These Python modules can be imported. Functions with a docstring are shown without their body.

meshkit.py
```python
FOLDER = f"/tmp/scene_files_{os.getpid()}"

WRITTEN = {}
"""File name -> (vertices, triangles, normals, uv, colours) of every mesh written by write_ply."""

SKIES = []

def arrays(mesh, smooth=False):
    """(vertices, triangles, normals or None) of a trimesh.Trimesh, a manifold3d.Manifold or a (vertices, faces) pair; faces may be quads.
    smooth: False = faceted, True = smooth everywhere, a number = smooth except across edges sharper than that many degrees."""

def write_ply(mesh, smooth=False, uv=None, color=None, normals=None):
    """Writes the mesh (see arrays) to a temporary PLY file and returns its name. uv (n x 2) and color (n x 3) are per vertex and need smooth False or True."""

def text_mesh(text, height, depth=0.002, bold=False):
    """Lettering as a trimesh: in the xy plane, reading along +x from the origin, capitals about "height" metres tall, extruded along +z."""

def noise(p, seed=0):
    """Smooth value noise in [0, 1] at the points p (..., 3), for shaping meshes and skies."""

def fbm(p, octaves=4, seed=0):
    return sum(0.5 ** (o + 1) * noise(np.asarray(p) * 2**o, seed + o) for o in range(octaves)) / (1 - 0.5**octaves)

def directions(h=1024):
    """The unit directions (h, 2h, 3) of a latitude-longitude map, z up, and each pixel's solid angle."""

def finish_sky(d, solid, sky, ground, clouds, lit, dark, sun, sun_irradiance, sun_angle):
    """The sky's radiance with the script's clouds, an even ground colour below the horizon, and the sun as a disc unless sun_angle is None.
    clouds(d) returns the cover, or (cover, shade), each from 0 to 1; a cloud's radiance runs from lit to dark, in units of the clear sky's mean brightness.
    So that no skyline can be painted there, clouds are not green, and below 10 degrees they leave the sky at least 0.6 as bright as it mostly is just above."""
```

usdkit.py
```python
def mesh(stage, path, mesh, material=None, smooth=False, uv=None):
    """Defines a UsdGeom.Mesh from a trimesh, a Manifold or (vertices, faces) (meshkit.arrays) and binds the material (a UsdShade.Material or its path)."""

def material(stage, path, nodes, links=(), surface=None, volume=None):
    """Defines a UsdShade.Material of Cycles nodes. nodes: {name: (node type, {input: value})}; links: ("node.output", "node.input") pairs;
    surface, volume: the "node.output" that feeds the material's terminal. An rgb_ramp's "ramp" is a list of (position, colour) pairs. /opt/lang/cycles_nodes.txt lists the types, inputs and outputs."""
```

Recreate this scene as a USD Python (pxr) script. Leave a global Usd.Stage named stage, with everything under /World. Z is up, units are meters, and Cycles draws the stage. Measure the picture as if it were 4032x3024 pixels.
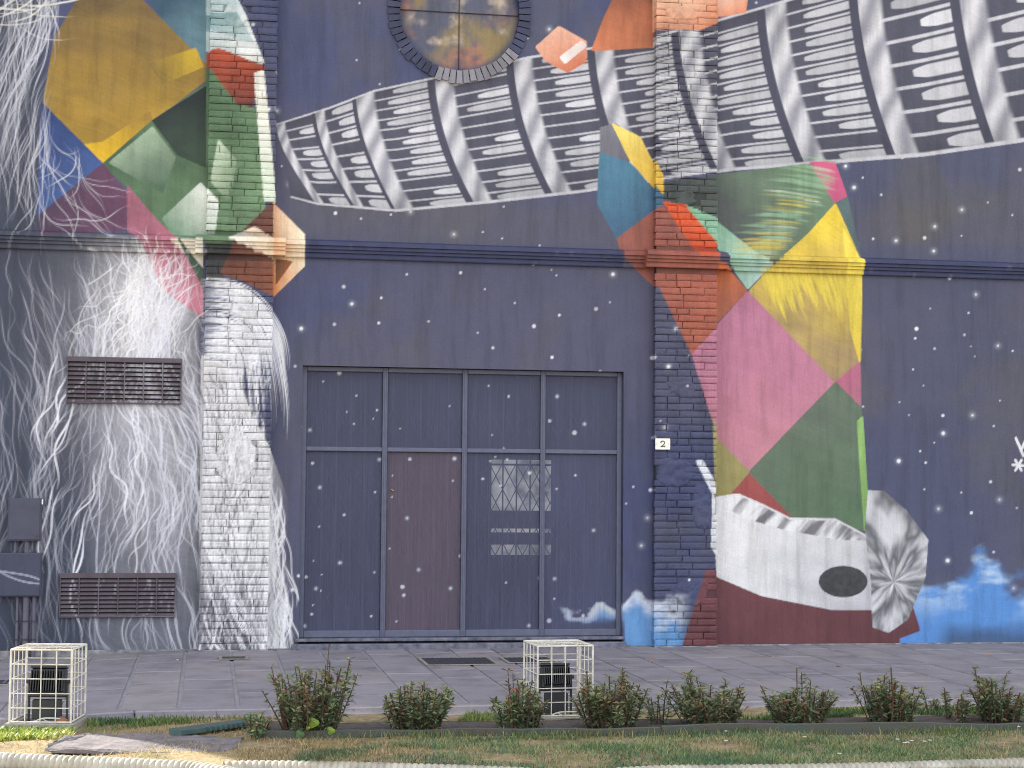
import math, random
import numpy as np, trimesh, usdkit, meshkit, shapely
from scipy.spatial import cKDTree
from shapely.geometry import Polygon
from pxr import Usd, UsdGeom, UsdLux, UsdShade, Gf, Sdf, Vt

stage = Usd.Stage.CreateInMemory()
UsdGeom.SetStageUpAxis(stage, UsdGeom.Tokens.z)
UsdGeom.SetStageMetersPerUnit(stage, 1.0)
UsdGeom.Xform.Define(stage, '/World')
UsdGeom.Scope.Define(stage, '/World/Looks')
rng = np.random.default_rng(7)

# ------------------------------------------------------------------ camera
FPX, YAW, PITCH, ROLL = 6750.0, math.radians(10.05), math.radians(3.3), math.radians(0.48)
cy, sy, cp, sp = math.cos(YAW), math.sin(YAW), math.cos(PITCH), math.sin(PITCH)
FW = np.array([sy * cp, cy * cp, sp]); r0 = np.array([cy, -sy, 0.0]); u0 = np.cross(r0, FW)
RT = math.cos(ROLL) * r0 + math.sin(ROLL) * u0
UP = -math.sin(ROLL) * r0 + math.cos(ROLL) * u0

def ray(px, py):
    return FW + (px - 2016) / FPX * RT - (py - 1512) / FPX * UP
_d = ray(2610, 1750)
CAM = np.array([0.0, -(18.24 * _d[1] + 0.1), 0.0])
_d = ray(2566, 2545)
CAM[2] = -(_d[2] * (-CAM[1] / _d[1]))

def P(px, py, Y=0.0):                     # a point of the photograph on the vertical plane y = Y
    d = ray(px, py); return CAM + d * ((Y - CAM[1]) / d[1])

def G(px, py, Z=0.0):                     # a point of the photograph on the level plane z = Z
    d = ray(px, py); return CAM + d * ((Z - CAM[2]) / d[2])

cam = UsdGeom.Camera.Define(stage, '/World/camera')
cam.CreateHorizontalApertureAttr(36.0); cam.CreateVerticalApertureAttr(27.0)
cam.CreateFocalLengthAttr(36.0 * FPX / 4032)
cam.CreateClippingRangeAttr(Gf.Vec2f(0.1, 2000))
M = Gf.Matrix4d(*RT, 0, *UP, 0, *(-FW), 0, *CAM, 1)
UsdGeom.Xformable(cam).AddTransformOp().Set(M)
cam.GetExposureAttr().Set(1.45)

# ------------------------------------------------------------------ sky and sun (behind the building, to the left)
SUN_AZ, SUN_EL = math.radians(-39.2), math.radians(33.0)          # azimuth from +y towards +x
SUN = np.array([math.sin(SUN_AZ) * math.cos(SUN_EL), math.cos(SUN_AZ) * math.cos(SUN_EL), math.sin(SUN_EL)])
dome = UsdLux.DomeLight.Define(stage, '/World/sky')
dome.GetPrim().SetCustomDataByKey('kind', 'structure')
skymat = usdkit.material(stage, '/World/Looks/sky_air', {
    "tc": ("texture_coordinate", {}),
    "s": ("sky_texture", {"sky_type": "single_scattering", "sun_disc": False, "sun_elevation": SUN_EL, "sun_rotation": SUN_AZ, "air_density": 1.0, "aerosol_density": 2.5, "ozone_density": 1.0}),
    "n": ("noise_texture", {"scale": 2.3, "detail": 6.0, "roughness": 0.55}),
    "r": ("rgb_ramp", {"ramp": [(0.32, (0, 0, 0)), (0.62, (1, 1, 1))]}),
    "w": ("color", {"value": (7.2, 7.2, 7.5)}),  # white cloud cover added out of view to whiten the blue skylight
    "m": ("mix", {"mix_type": "mix"}),
    "b": ("background_shader", {"strength": 0.1})},
    [("tc.generated", "n.vector"), ("n.fac", "r.fac"), ("r.color", "m.fac"), ("s.color", "m.color1"), ("w.color", "m.color2"), ("m.color", "b.color")], surface="b.background")
UsdShade.MaterialBindingAPI.Apply(dome.GetPrim()).Bind(skymat)
sun = UsdLux.DistantLight.Define(stage, '/World/sun')
sun.CreateIntensityAttr(1.25); sun.CreateAngleAttr(0.53); sun.CreateColorAttr(Gf.Vec3f(1.0, 0.93, 0.82))
sun.CreateNormalizeAttr(True)
rot = Gf.Rotation(Gf.Vec3d(0, 0, 1), Gf.Vec3d(*map(float, SUN)))
UsdGeom.Xformable(sun).AddTransformOp().Set(Gf.Matrix4d().SetRotate(rot))

# ------------------------------------------------------------------ helpers
used = {}
def numbered(path):
    k = used.get(path, 0); used[path] = k + 1
    return path if k == 0 else f"{path}_{k:03d}"

def tag(prim, label=None, cat=None, group=None, kind=None):
    for k, v in (('label', label), ('category', cat), ('group', group), ('kind', kind)):
        if v: prim.SetCustomDataByKey(k, v)

def thing(name, label, cat, loc=(0, 0, 0), rotz=0.0, group=None, kind=None):
    x = UsdGeom.Xform.Define(stage, numbered('/World/' + name))
    x.AddTranslateOp().Set(Gf.Vec3d(*map(float, loc)))
    if rotz: x.AddRotateZOp().Set(math.degrees(rotz))
    tag(x.GetPrim(), label, cat, group, kind)
    return str(x.GetPath())

def sub(parent, name):
    x = UsdGeom.Xform.Define(stage, numbered(parent + '/' + name)); return str(x.GetPath())

def obj(name, mesh, mat, parent='/World', smooth=False, col=None):
    m = usdkit.mesh(stage, numbered(parent + '/' + name), mesh, mat, smooth=smooth)
    if col is not None:
        UsdGeom.PrimvarsAPI(m).CreatePrimvar("paint", Sdf.ValueTypeNames.Color3fArray, "vertex").Set(Vt.Vec3fArray.FromNumpy(np.asarray(col, np.float32)))
    return m.GetPrim()

def box(x0, x1, y0, y1, z0, z1):
    b = trimesh.creation.box(extents=(x1 - x0, y1 - y0, z1 - z0)); b.apply_translation(((x0 + x1) / 2, (y0 + y1) / 2, (z0 + z1) / 2)); return b

def cbox(x0, x1, y0, y1, z0, z1, c=0.004):   # box with chamfered edges
    pts = []
    for i in (0, 1):
        for j in (0, 1):
            for k in (0, 1):
                X, Y, Z = (x0, x1)[i], (y0, y1)[j], (z0, z1)[k]
                sx, sy_, sz = (1, -1)[i], (1, -1)[j], (1, -1)[k]
                pts += [(X + sx * c, Y + sy_ * c, Z), (X + sx * c, Y, Z + sz * c), (X, Y + sy_ * c, Z + sz * c)]
    return trimesh.convex.convex_hull(np.array(pts))

def rod(a, b, r, n=6):
    a, b = np.asarray(a, float), np.asarray(b, float)
    return trimesh.creation.cylinder(radius=r, segment=(a, b), sections=n)

def tube(pts, r, n=8):
    pts = np.asarray(pts, float); r = np.broadcast_to(r, len(pts))
    t = np.gradient(pts, axis=0); t /= np.linalg.norm(t, axis=1, keepdims=True) + 1e-12
    ref = np.array([0, 0, 1.0]) if abs(t[:, 2]).mean() < 0.8 else np.array([1.0, 0, 0])
    a = np.cross(t, ref); a /= np.linalg.norm(a, axis=1, keepdims=True); b = np.cross(a, t)
    th = np.linspace(0, 2 * np.pi, n, endpoint=False)
    v = pts[:, None] + r[:, None, None] * (np.cos(th)[None, :, None] * a[:, None] + np.sin(th)[None, :, None] * b[:, None])
    f = []
    for i in range(len(pts) - 1):
        for j in range(n):
            f.append([i * n + j, i * n + (j + 1) % n, (i + 1) * n + (j + 1) % n, (i + 1) * n + j])
    v = v.reshape(-1, 3); m = trimesh.Trimesh(v, np.vstack([np.array(f)[:, [0, 1, 2]], np.array(f)[:, [0, 2, 3]]]), process=False)
    return m

def cat(ms): return trimesh.util.concatenate(ms)

def S(*c): return np.where(np.array(c) / 255 <= 0.04045, np.array(c) / 255 / 12.92, ((np.array(c) / 255 + 0.055) / 1.055) ** 2.4)

def plain(name, color, rough=0.7, var=0.25, scale=30, bump=0.0, bscale=200, metallic=0.0, spec=None, c2=None):
    c = np.array(color, float); c2 = c * (1 - var) if c2 is None else np.array(c2)
    nodes = {"g": ("geometry", {}), "n": ("noise_texture", {"scale": scale, "detail": 5.0, "roughness": 0.6}),
             "r": ("rgb_ramp", {"ramp": [(0.3, tuple(c2)), (0.7, tuple(c))]}),
             "p": ("principled_bsdf", {"roughness": rough, "metallic": metallic})}
    links = [("g.position", "n.vector"), ("n.fac", "r.fac"), ("r.color", "p.base_color")]
    if spec is not None: nodes["p"][1]["specular_ior_level"] = spec
    if bump:
        nodes["bn"] = ("noise_texture", {"scale": bscale, "detail": 4.0}); nodes["bu"] = ("bump", {"strength": bump, "distance": 0.01})
        links += [("g.position", "bn.vector"), ("bn.fac", "bu.height"), ("bu.normal", "p.normal")]
    return usdkit.material(stage, '/World/Looks/' + name, nodes, links, surface="p.BSDF")

def painted(name, rough=0.62, bump=0.25, bscale=90, var=0.12):
    nodes = {"a": ("attribute", {"attribute": "paint"}), "g": ("geometry", {}),
             "n": ("noise_texture", {"scale": 5.0, "detail": 8.0, "roughness": 0.65}),
             "r": ("rgb_ramp", {"ramp": [(0.3, (1 - var,) * 3), (0.7, (1, 1, 1))]}),
             "m": ("mix", {"mix_type": "multiply", "fac": 1.0}),
             "mp": ("mapping", {"scale": (7.0, 7.0, 0.7)}), "sn": ("noise_texture", {"scale": 1.0, "detail": 7.0, "roughness": 0.7}), "sr": ("rgb_ramp", {"ramp": [(0.36, (.8, .8, .78)), (0.52, (1, 1, 1)), (.74, (1.06, 1.05, 1.03))]}), "m2": ("mix", {"mix_type": "multiply", "fac": 1.0}),
             "fn": ("noise_texture", {"scale": 45.0, "detail": 6.0, "roughness": 0.75}), "fr": ("rgb_ramp", {"ramp": [(0.3, (.86, .86, .86)), (0.6, (1.03, 1.03, 1.03))]}), "m3": ("mix", {"mix_type": "multiply", "fac": 1.0}),
             "bn": ("noise_texture", {"scale": bscale, "detail": 5.0, "roughness": 0.6}), "bu": ("bump", {"strength": bump, "distance": 0.006}),
             "p": ("principled_bsdf", {"roughness": rough, "specular_ior_level": 0.3})}
    links = [("g.position", "n.vector"), ("n.fac", "r.fac"), ("a.color", "m.color1"), ("r.color", "m.color2"), ("g.position", "mp.vector"), ("mp.vector", "sn.vector"), ("sn.fac", "sr.fac"), ("m.color", "m2.color1"), ("sr.color", "m2.color2"),
             ("g.position", "fn.vector"), ("fn.fac", "fr.fac"), ("m2.color", "m3.color1"), ("fr.color", "m3.color2"), ("m3.color", "p.base_color"),
             ("g.position", "bn.vector"), ("bn.fac", "bu.height"), ("bu.normal", "p.normal")]
    return usdkit.material(stage, '/World/Looks/' + name, nodes, links, surface="p.BSDF")

MAT = dict(
    plaster=painted('painted_plaster', bump=0.45, bscale=55), brick=painted('painted_brick', bump=0.6, bscale=60, var=0.2),
    leaf=painted('plant_colours', rough=0.55, bump=0.0, var=0.1),
    metalpaint=painted('painted_metal', rough=0.45, bump=0.1, bscale=40),
    mortar=plain('dark_joint', S(50, 50, 64), 0.95, 0.4, 20, 0.5, 120),
    frame=plain('painted_frame', S(90, 94, 114), 0.45, 0.25, 12),
    slab=None, roof=plain('roof_tiles', S(120, 80, 65), 0.9),
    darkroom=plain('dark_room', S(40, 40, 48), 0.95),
    gate=plain('gate_steel', S(120, 120, 135), 0.5),
    cream=plain('cream_rod', S(218, 216, 206), 0.55, 0.3, 14, c2=S(180, 173, 158)),
    black=plain('black_housing', S(38, 40, 42), 0.5, 0.3, 40),
    concrete=plain('concrete', S(150, 146, 136), 0.95, 0.3, 25, 0.6, 90),
    hose=plain('cream_hose', S(184, 180, 166), 0.75, 0.3, 5, 0.4, 80, c2=S(128, 122, 106)),
    edging=plain('edging_board', S(64, 76, 68), 0.75, 0.4, 3.5, 0.6, 60, c2=S(74, 66, 56)),
    plank=plain('green_plank', S(62, 88, 86), 0.6, 0.35, 9, 0.4, 60),
    box=plain('meter_box', S(66, 68, 84), 0.6, 0.25, 8),
    pipe=plain('wall_pipe', S(92, 90, 104), 0.6, 0.3, 8),
    white=plain('white_flower', (0.75, 0.75, 0.72), 0.6, 0.05), yellow=plain('flower_heart', S(220, 180, 40), 0.6),
    plate=plain('enamel_plate', S(232, 228, 214), 0.25, 0.06, 30), ink=plain('plate_ink', S(62, 56, 50), 0.5),
    iron=plain('cast_iron', S(62, 62, 70), 0.7, 0.4, 30, 0.5, 60),
    stone=plain('sill_stone', S(120, 120, 130), 0.85, 0.4, 12, 0.6, 50, c2=S(64, 66, 84)),
    stem=plain('woody_stem', S(84, 66, 54), 0.9, 0.4, 40),
    redstem=plain('red_stem', S(112, 66, 54), 0.9, 0.4, 40),
    lightconduit=plain('pale_cable', S(205, 203, 196), 0.5, 0.15),
    dryleaf=plain('dry_leaf', S(165, 112, 80), 0.8, 0.35, 60),
)
# ------------------------------------------------------------------ the mural paint, as a function of the wall's x and z
H = np.stack([RT * FPX, -UP * FPX, FW])                     # wall (x,0,z) -> drawing units
H[0] += 2016 * FW; H[1] += 1512 * FW
def uv_of(x, z):
    q = np.stack([x - CAM[0], np.full_like(x, -CAM[1]), z - CAM[2]])
    h = H @ q
    return h[0] / h[2], h[1] / h[2]

def fb(u, v, sx, sy_, seed, octv=4):
    return meshkit.fbm(np.stack([u / sx, v / sy_, np.zeros_like(u)], -1), octv, seed)

def sm(a, b, x):
    t = np.clip((x - a) / (b - a), 0, 1); return t * t * (3 - 2 * t)

srng = np.random.default_rng(21)
stars = []
cells = {}
while len(stars) < 560:
    u, v = srng.uniform(-100, 4150), srng.uniform(-200, 2540)
    k = (int(u // 60), int(v // 60))
    if k in cells: continue
    cells[k] = 1
    big = srng.random()
    stars.append((u, v, 3.0 + 5.0 * big ** 2, 0.55 + 0.45 * srng.random(), srng.random() < 0.18))
stars = np.array(stars, float)
star_tree = cKDTree(stars[:, :2])

# flowing pale brush strokes
strokes = []
def stroke(p, w, a, c=(236, 236, 240)):
    p = np.asarray(p, float)
    seg = np.linalg.norm(np.diff(p, axis=0), axis=1); s = np.r_[0, np.cumsum(seg)]
    n = max(3, int(s[-1] / 4)); t = np.linspace(0, s[-1], n)
    q = np.stack([np.interp(t, s, p[:, 0]), np.interp(t, s, p[:, 1])], 1)
    tp = np.minimum(1, np.minimum(t, s[-1] - t) / (0.25 * s[-1] + 1e-9))
    strokes.append(np.c_[q, w * (0.45 + 0.55 * tp), a * (0.35 + 0.65 * tp), np.tile(c, (n, 1))])

NG = meshkit.fbm(np.stack([*np.meshgrid(np.arange(90) * 20 / 230, np.arange(190) * 20 / 330), np.zeros((190, 90))], -1), 3, 77)
def wav(u, v, L, ang, amp, lam, w, a, c=(236, 236, 240), bend=0.0, flow=1.0):
    n = max(12, int(L / 9)); st = L / n; t = np.linspace(0, L, n); ph, ph2 = srng.uniform(0, 6.28, 2); p = np.array([u, v], float); q = [p.copy()]
    for k in range(n):
        gi, gj = min(189, max(0, int((p[1] + 400) / 20))), min(89, max(0, int((p[0] + 200) / 20)))
        th = ang + bend * t[k] / L + flow * 2 * (NG[gi, gj] - .5) + amp / lam * 3.6 * math.cos(6.28 * t[k] / lam + ph) + .16 * math.cos(6.28 * t[k] / (lam * 2.7) + ph2)
        p = p + st * np.array([math.cos(th), math.sin(th)]); q.append(p.copy())
    stroke(np.array(q), w, a, c)

for k in range(210):    # upper left curtain
    s = srng.random()
    wav(srng.uniform(-60, 215), srng.uniform(-250, 500), srng.uniform(250, 560), math.radians(srng.uniform(80, 100)), srng.uniform(4, 14), srng.uniform(170, 460), srng.uniform(1.2, 2.6), srng.uniform(0.15, 0.8) ** 1.3, (222, 224, 234), srng.uniform(-0.35, 0.35))
for k in range(22):
    wav(srng.uniform(-120, 60), srng.uniform(-120, 100), srng.uniform(260, 380), math.radians(srng.uniform(-20, 30)), 6, 300, srng.uniform(2, 3.6), srng.uniform(0.4, 0.9), (235, 233, 220), srng.uniform(-1.2, -0.3), .5)
for k in range(26):
    wav(srng.uniform(120, 330), srng.uniform(500, 880), srng.uniform(120, 330), math.radians(srng.uniform(40, 120)), 14, 200, srng.uniform(1.5, 2.4), srng.uniform(0.3, 0.7), (225, 225, 232), srng.uniform(-1.4, 1.4))
for k in range(430):    # broad falling strokes, left bay
    u, v = srng.uniform(-40, 790), srng.uniform(930, 2330)
    lum = 0.16 + 0.42 * math.exp(-((u - 560) / 240) ** 2) * math.exp(-((v - 1350) / 620) ** 2) + 0.16 * (u > 380) + .14 * (u > 600)
    wav(u, v, srng.uniform(200, 560), math.radians(srng.uniform(78, 104)), srng.uniform(5, 26), srng.uniform(140, 420), srng.uniform(1.6, 3.4), min(0.9, lum * srng.uniform(0.4, 1.5)), (226, 226, 236), srng.uniform(-0.4, 0.4))
for k in range(22):
    wav(srng.uniform(150, 760), srng.uniform(1250, 2100), srng.uniform(250, 480), math.radians(srng.uniform(80, 100)), srng.uniform(16, 30), srng.uniform(160, 300), srng.uniform(3, 4.4), srng.uniform(0.6, .95), (240, 240, 246), 0)
for k in range(170):    # bright knot
    u, v = srng.normal(590, 85), srng.normal(1120, 110)
    wav(u, v, srng.uniform(150, 360), math.radians(srng.uniform(70, 150)), srng.uniform(8, 30), srng.uniform(90, 260), srng.uniform(1.4, 3), srng.uniform(0.3, 1), (246, 245, 244), srng.uniform(-1.0, 1.0))
for k in range(210):    # cascade over the brick pilaster
    s = srng.random(); q = srng.random()
    p0 = np.array([795, 1095 + 335 * s]); p1 = np.array([930 + 230 * (1 - s) + 20 * q, 1105 + 275 * s]); p2 = np.array([860 + 280 * (1 - s), 1490 + 300 * q])
    t = np.linspace(0, 1, 50)[:, None]
    c = (1 - t) ** 2 * p0 + 2 * t * (1 - t) * p1 + t ** 2 * p2 + np.c_[5 * np.sin(9 * t[:, 0] + 6 * q), 4 * np.cos(7 * t[:, 0] + 9 * q)]
    stroke(c[: int(50 * srng.uniform(0.6, 1))], srng.uniform(1.6, 3.2), srng.uniform(0.45, 1), (240, 240, 244))
for k in range(460):
    v = srng.uniform(1430, 2480); half = np.interp(v, [1430, 1600, 1850, 2100, 2540], [910, 960, 1040, 1120, 1140])
    u = srng.uniform(785, half)
    wav(u, v, srng.uniform(120, 420), math.radians(srng.uniform(62, 92)), srng.uniform(4, 16), srng.uniform(120, 320), srng.uniform(1.8, 3.6), srng.uniform(0.4, 1), (246, 245, 245) if srng.random() < 0.7 else (140, 138, 148), srng.uniform(-0.1, 0.4), .6)
for k in range(110):
    v = srng.uniform(1560, 2480); u = np.interp(v, [1500, 1600, 1850, 2100, 2540], [960, 1010, 1075, 1120, 1130]) + srng.uniform(-60, 16)
    wav(u, v, srng.uniform(140, 420), math.radians(srng.uniform(74, 96)), srng.uniform(6, 18), srng.uniform(120, 300), srng.uniform(2.2, 4), srng.uniform(0.6, 1), (246, 245, 245), srng.uniform(-.1, .35), .5)
for k in range(420):
    u, v = srng.uniform(300, 790), srng.uniform(930, 1900)
    wav(u, v, srng.uniform(120, 380), math.radians(srng.uniform(62, 118)), srng.uniform(5, 22), srng.uniform(120, 320), srng.uniform(1.2, 2.4), srng.uniform(0.12, .42) * (.5 + sm(250, 600, u)), (226, 226, 234), srng.uniform(-0.6, 0.6), 1.0)
# feathered strokes on the green and yellow facets
for k in range(120):
    q = srng.random(); u = 3300 - 250 * q + srng.normal() * 12; v = 690 + 350 * q + srng.normal() * 20
    t = np.linspace(0, 1, 30)[:, None]; L = min(srng.uniform(60, 240), u - 2860)
    c = np.array([u, v]) + np.c_[-L * t[:, 0], (-.3 + .22 * q) * L * t[:, 0] + .1 * L * t[:, 0] ** 2]
    yel = q > .3 and u > 3060; stroke(c, srng.uniform(2, 6), srng.uniform(.12, .5), ((214, 194, 84) if yel and srng.random() < .5 else (150, 186, 150)) if srng.random() < .85 else (222, 232, 206))
for k in range(80):
    u = srng.uniform(2990, 3330); v = 1040 + srng.normal() * 10 + .1 * (u - 2960)
    t = np.linspace(0, 1, 30)[:, None]; L = srng.uniform(60, 210); c = np.array([u, v]) + np.c_[(.1 + .3 * srng.random()) * L * t[:, 0] + 12 * t[:, 0] ** 2, L * t[:, 0]]
    if c[-1, 0] - 2950 > (c[-1, 1] - 1146) * .95 + 20 and c[-1, 0] < 3370: stroke(c, srng.uniform(3, 8), srng.uniform(.15, .6), (240, 216, 84))
strokes = np.vstack(strokes)
stroke_tree = cKDTree(strokes[:, :2])

# facets: (points, colour at the start, colour at the end, gradient angle in degrees, streak amount)
F = [
 ([(545,-60),(900,-60),(960,60),(812,262),(700,165)], (40,66,92), (104,140,150), 60, .25),
 ([(812,-60),(900,-60),(965,70),(1040,262),(812,200)], (150,180,184), (240,240,236), 30, .2),
 ([(812,60),(930,60),(1000,180),(812,120)], (96,140,146), (190,205,205), 60, .2),
 ([(340,-60),(500,-60),(812,255),(812,315),(600,475),(405,645),(170,405),(215,150)], (112,92,58), (172,138,52), 75, .3),
 ([(590,250),(770,190),(800,262),(640,330)], (196,164,50), (120,98,52), 160, .25),
 ([(405,560),(590,440),(600,475),(405,645),(330,570)], (222,180,40), (150,120,52), -40, .2),
 ([(860,200),(1040,272),(990,430),(930,420),(812,290),(812,215)], (190,84,54), (84,54,50), 100, .3),
 ([(812,262),(930,420),(1010,440),(1045,780),(1020,960),(690,960),(560,790),(405,645),(600,475),(812,330)], (70,98,72), (112,140,106), 20, .3),
 ([(600,475),(812,340),(812,660),(700,610)], (34,42,44), (62,84,66), 60, .25),
 ([(430,640),(600,500),(690,620),(640,760)], (150,172,146), (74,100,78), 60, .25),
 ([(640,860),(790,720),(860,800),(845,925),(680,930)], (226,232,222), (104,142,110), 150, .2),
 ([(860,560),(930,640),(900,800),(830,720)], (190,205,180), (104,134,96), 40, .3),
 ([(1000,300),(1036,285),(1085,800),(1040,800)], (245,242,232), (214,226,206), 80, .1),
 ([(165,405),(405,645),(225,785),(150,850)], (36,58,110), (64,88,140), 60, .3),
 ([(150,850),(405,645),(520,790),(500,905),(150,925)], (74,58,80), (104,66,92), 20, .25),
 ([(500,730),(620,870),(800,1040),(800,1250),(640,1140),(560,950),(500,905)], (150,92,110), (206,130,148), 60, .25),
 ([(670,945),(800,945),(800,1060)], (232,222,196), (240,236,220), 0, .1),
 ([(700,940),(800,1060),(800,1130)], (58,80,64), (84,104,88), 40, .3),
 ([(812,960),(930,960),(860,1150),(812,1080)], (52,60,58), (74,70,72), 60, .2),
 ([(930,940),(1075,800),(1075,1168),(960,1110),(870,1080)], (96,66,60), (140,84,64), 70, .25),
 ([(900,945),(1000,900),(1160,1000),(1135,1045)], (248,240,226), (240,208,170), 0, .1),
 ([(1075,800),(1200,925),(1200,1045),(1075,1168)], (226,130,44), (250,236,206), -12, .15),
 ([(1085,1020),(1150,1030),(1085,1120)], (92,74,66), (150,92,52), 30, .2),
 # facets of the right arm of the composition
 ([(2110,185),(2200,104),(2310,165),(2310,240),(2235,285),(2150,240)], (236,186,160), (206,120,88), 70, .15),
 ([(2205,225),(2290,160),(2310,180),(2225,250)], (240,236,232), (222,204,196), 0, .1),
 ([(2440,-60),(2575,-60),(2570,185),(2330,200),(2375,80)], (120,70,54), (214,130,90), 130, .2),
 ([(2570,-60),(2825,-60),(2815,98),(2740,128),(2570,128)], (246,210,180), (206,120,84), 60, .2),
 ([(2822,-60),(2950,-60),(2935,48),(2826,66)], (250,222,200), (226,140,100), 70, .1),
 ([(2815,690),(3190,645),(3320,800),(3180,950),(3030,1045),(2815,880)], (88,94,92), (116,146,112), -25, .2),
 ([(2570,730),(2815,700),(2815,870),(2600,800)], (66,72,76), (84,92,84), 50, .2),
 ([(3190,640),(3285,634),(3335,775),(3290,802)], (212,96,134), (196,92,128), 60, .1),
 ([(3290,802),(3335,775),(3395,1040)], (92,112,112), (80,98,102), 60, .1),
 ([(2362,505),(2420,486),(2480,525),(2480,642),(2362,602)], (132,132,142), (104,104,116), 60, .1),
 ([(2410,486),(2520,540),(2600,700),(2602,770),(2480,628)], (246,222,120), (232,184,56), 70, .15),
 ([(2362,602),(2480,642),(2602,780),(2590,830),(2430,940),(2352,800)], (84,134,158), (70,104,132), 60, .15),
 ([(2430,940),(2590,820),(2700,850),(2815,1010),(2815,1280),(2715,1400),(2590,1140),(2450,1010)], (150,92,82), (176,100,80), 30, .2),
 ([(2600,800),(2690,815),(2813,960),(2813,1010),(2740,1010)], (232,96,52), (206,88,54), 60, .15),
 ([(2690,815),(2815,868),(3035,1042),(2945,1138),(2815,960)], (132,184,146), (176,206,196), 10, .2),
 ([(2815,1035),(2868,1060),(2942,1146),(2815,1275)], (206,112,66), (176,104,80), 60, .2),
 ([(2945,1148),(3290,1505),(2950,1858),(2815,1722),(2715,1400)], (188,122,150), (198,134,146), 90, .12),
 ([(3180,925),(3290,802),(3395,1040),(3388,1420),(3290,1505),(2950,1146),(3050,1040)], (238,208,70), (160,136,104), 92, .25),
 ([(3320,900),(3395,1040),(3386,1430),(3350,1300)], (246,224,92), (226,198,76), 80, .1),
 ([(3290,1505),(3386,1425),(3390,1605)], (188,106,132), (178,112,132), 30, .1),
 ([(3290,1505),(3390,1605),(3424,2090),(3110,2036),(2950,1858)], (104,116,100), (90,116,88), 60, .15),
 ([(3375,1660),(3396,1640),(3424,2090),(3404,2090)], (150,190,112), (128,166,96), 80, .1),
 ([(2796,1640),(2815,1722),(2950,1858),(2880,1950),(2806,1960)], (172,164,110), (158,148,92), 70, .15),
 ([(2950,1866),(3115,2036),(2876,1950)], (164,84,80), (152,78,74), 30, .1),
 ([(2770,2240),(3590,2380),(3622,2482),(3540,2512),(3540,2600),(2660,2600)], (116,70,74), (98,58,62), 80, .12),
 ([(2800,1962),(2905,1944),(3010,1990),(3110,2040),(3290,2044),(3450,2130),(3440,2400),(3290,2402),(3000,2345),(2812,2265)], (242,240,238), (196,194,197), 15, .17),
 ([(2730,1815),(2752,1810),(2806,1905),(2806,2180),(2790,2150),(2795,1945)], (236,238,240), (220,222,226), 80, .1),
]
PREP = [(Polygon(p).buffer(2.5, join_style=2), np.array(p, float), S(*a), S(*b), math.radians(g), st) for p, a, b, g, st in F]
for q in PREP: shapely.prepare(q[0])
FAN = Polygon([(3418,1930),(3480,1932),(3570,2010),(3655,2125),(3645,2270),(3575,2440),(3500,2492),(3435,2470),(3430,2300),(3405,2080)])
FOLD = Polygon([(2815,1975),(2905,1950),(3010,1996),(3110,2046),(3290,2050),(3440,2130),(3300,2125),(3080,2085),(2930,2040)])
TIDE = Polygon([(792,1400),(925,1450),(985,1620),(1060,1760),(1140,1980),(1165,2300),(1160,2600),(780,2600)])
for q in (FAN, FOLD, TIDE): shapely.prepare(q)
TOP = ([1080,1300,1470,2080,2570,3060,3300,4200], [490,420,355,222,150,8,-62,-330])
BOT = ([1080,1250,1560,1930,2280,2890,3640,4200], [760,806,834,800,760,672,616,535])
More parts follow.
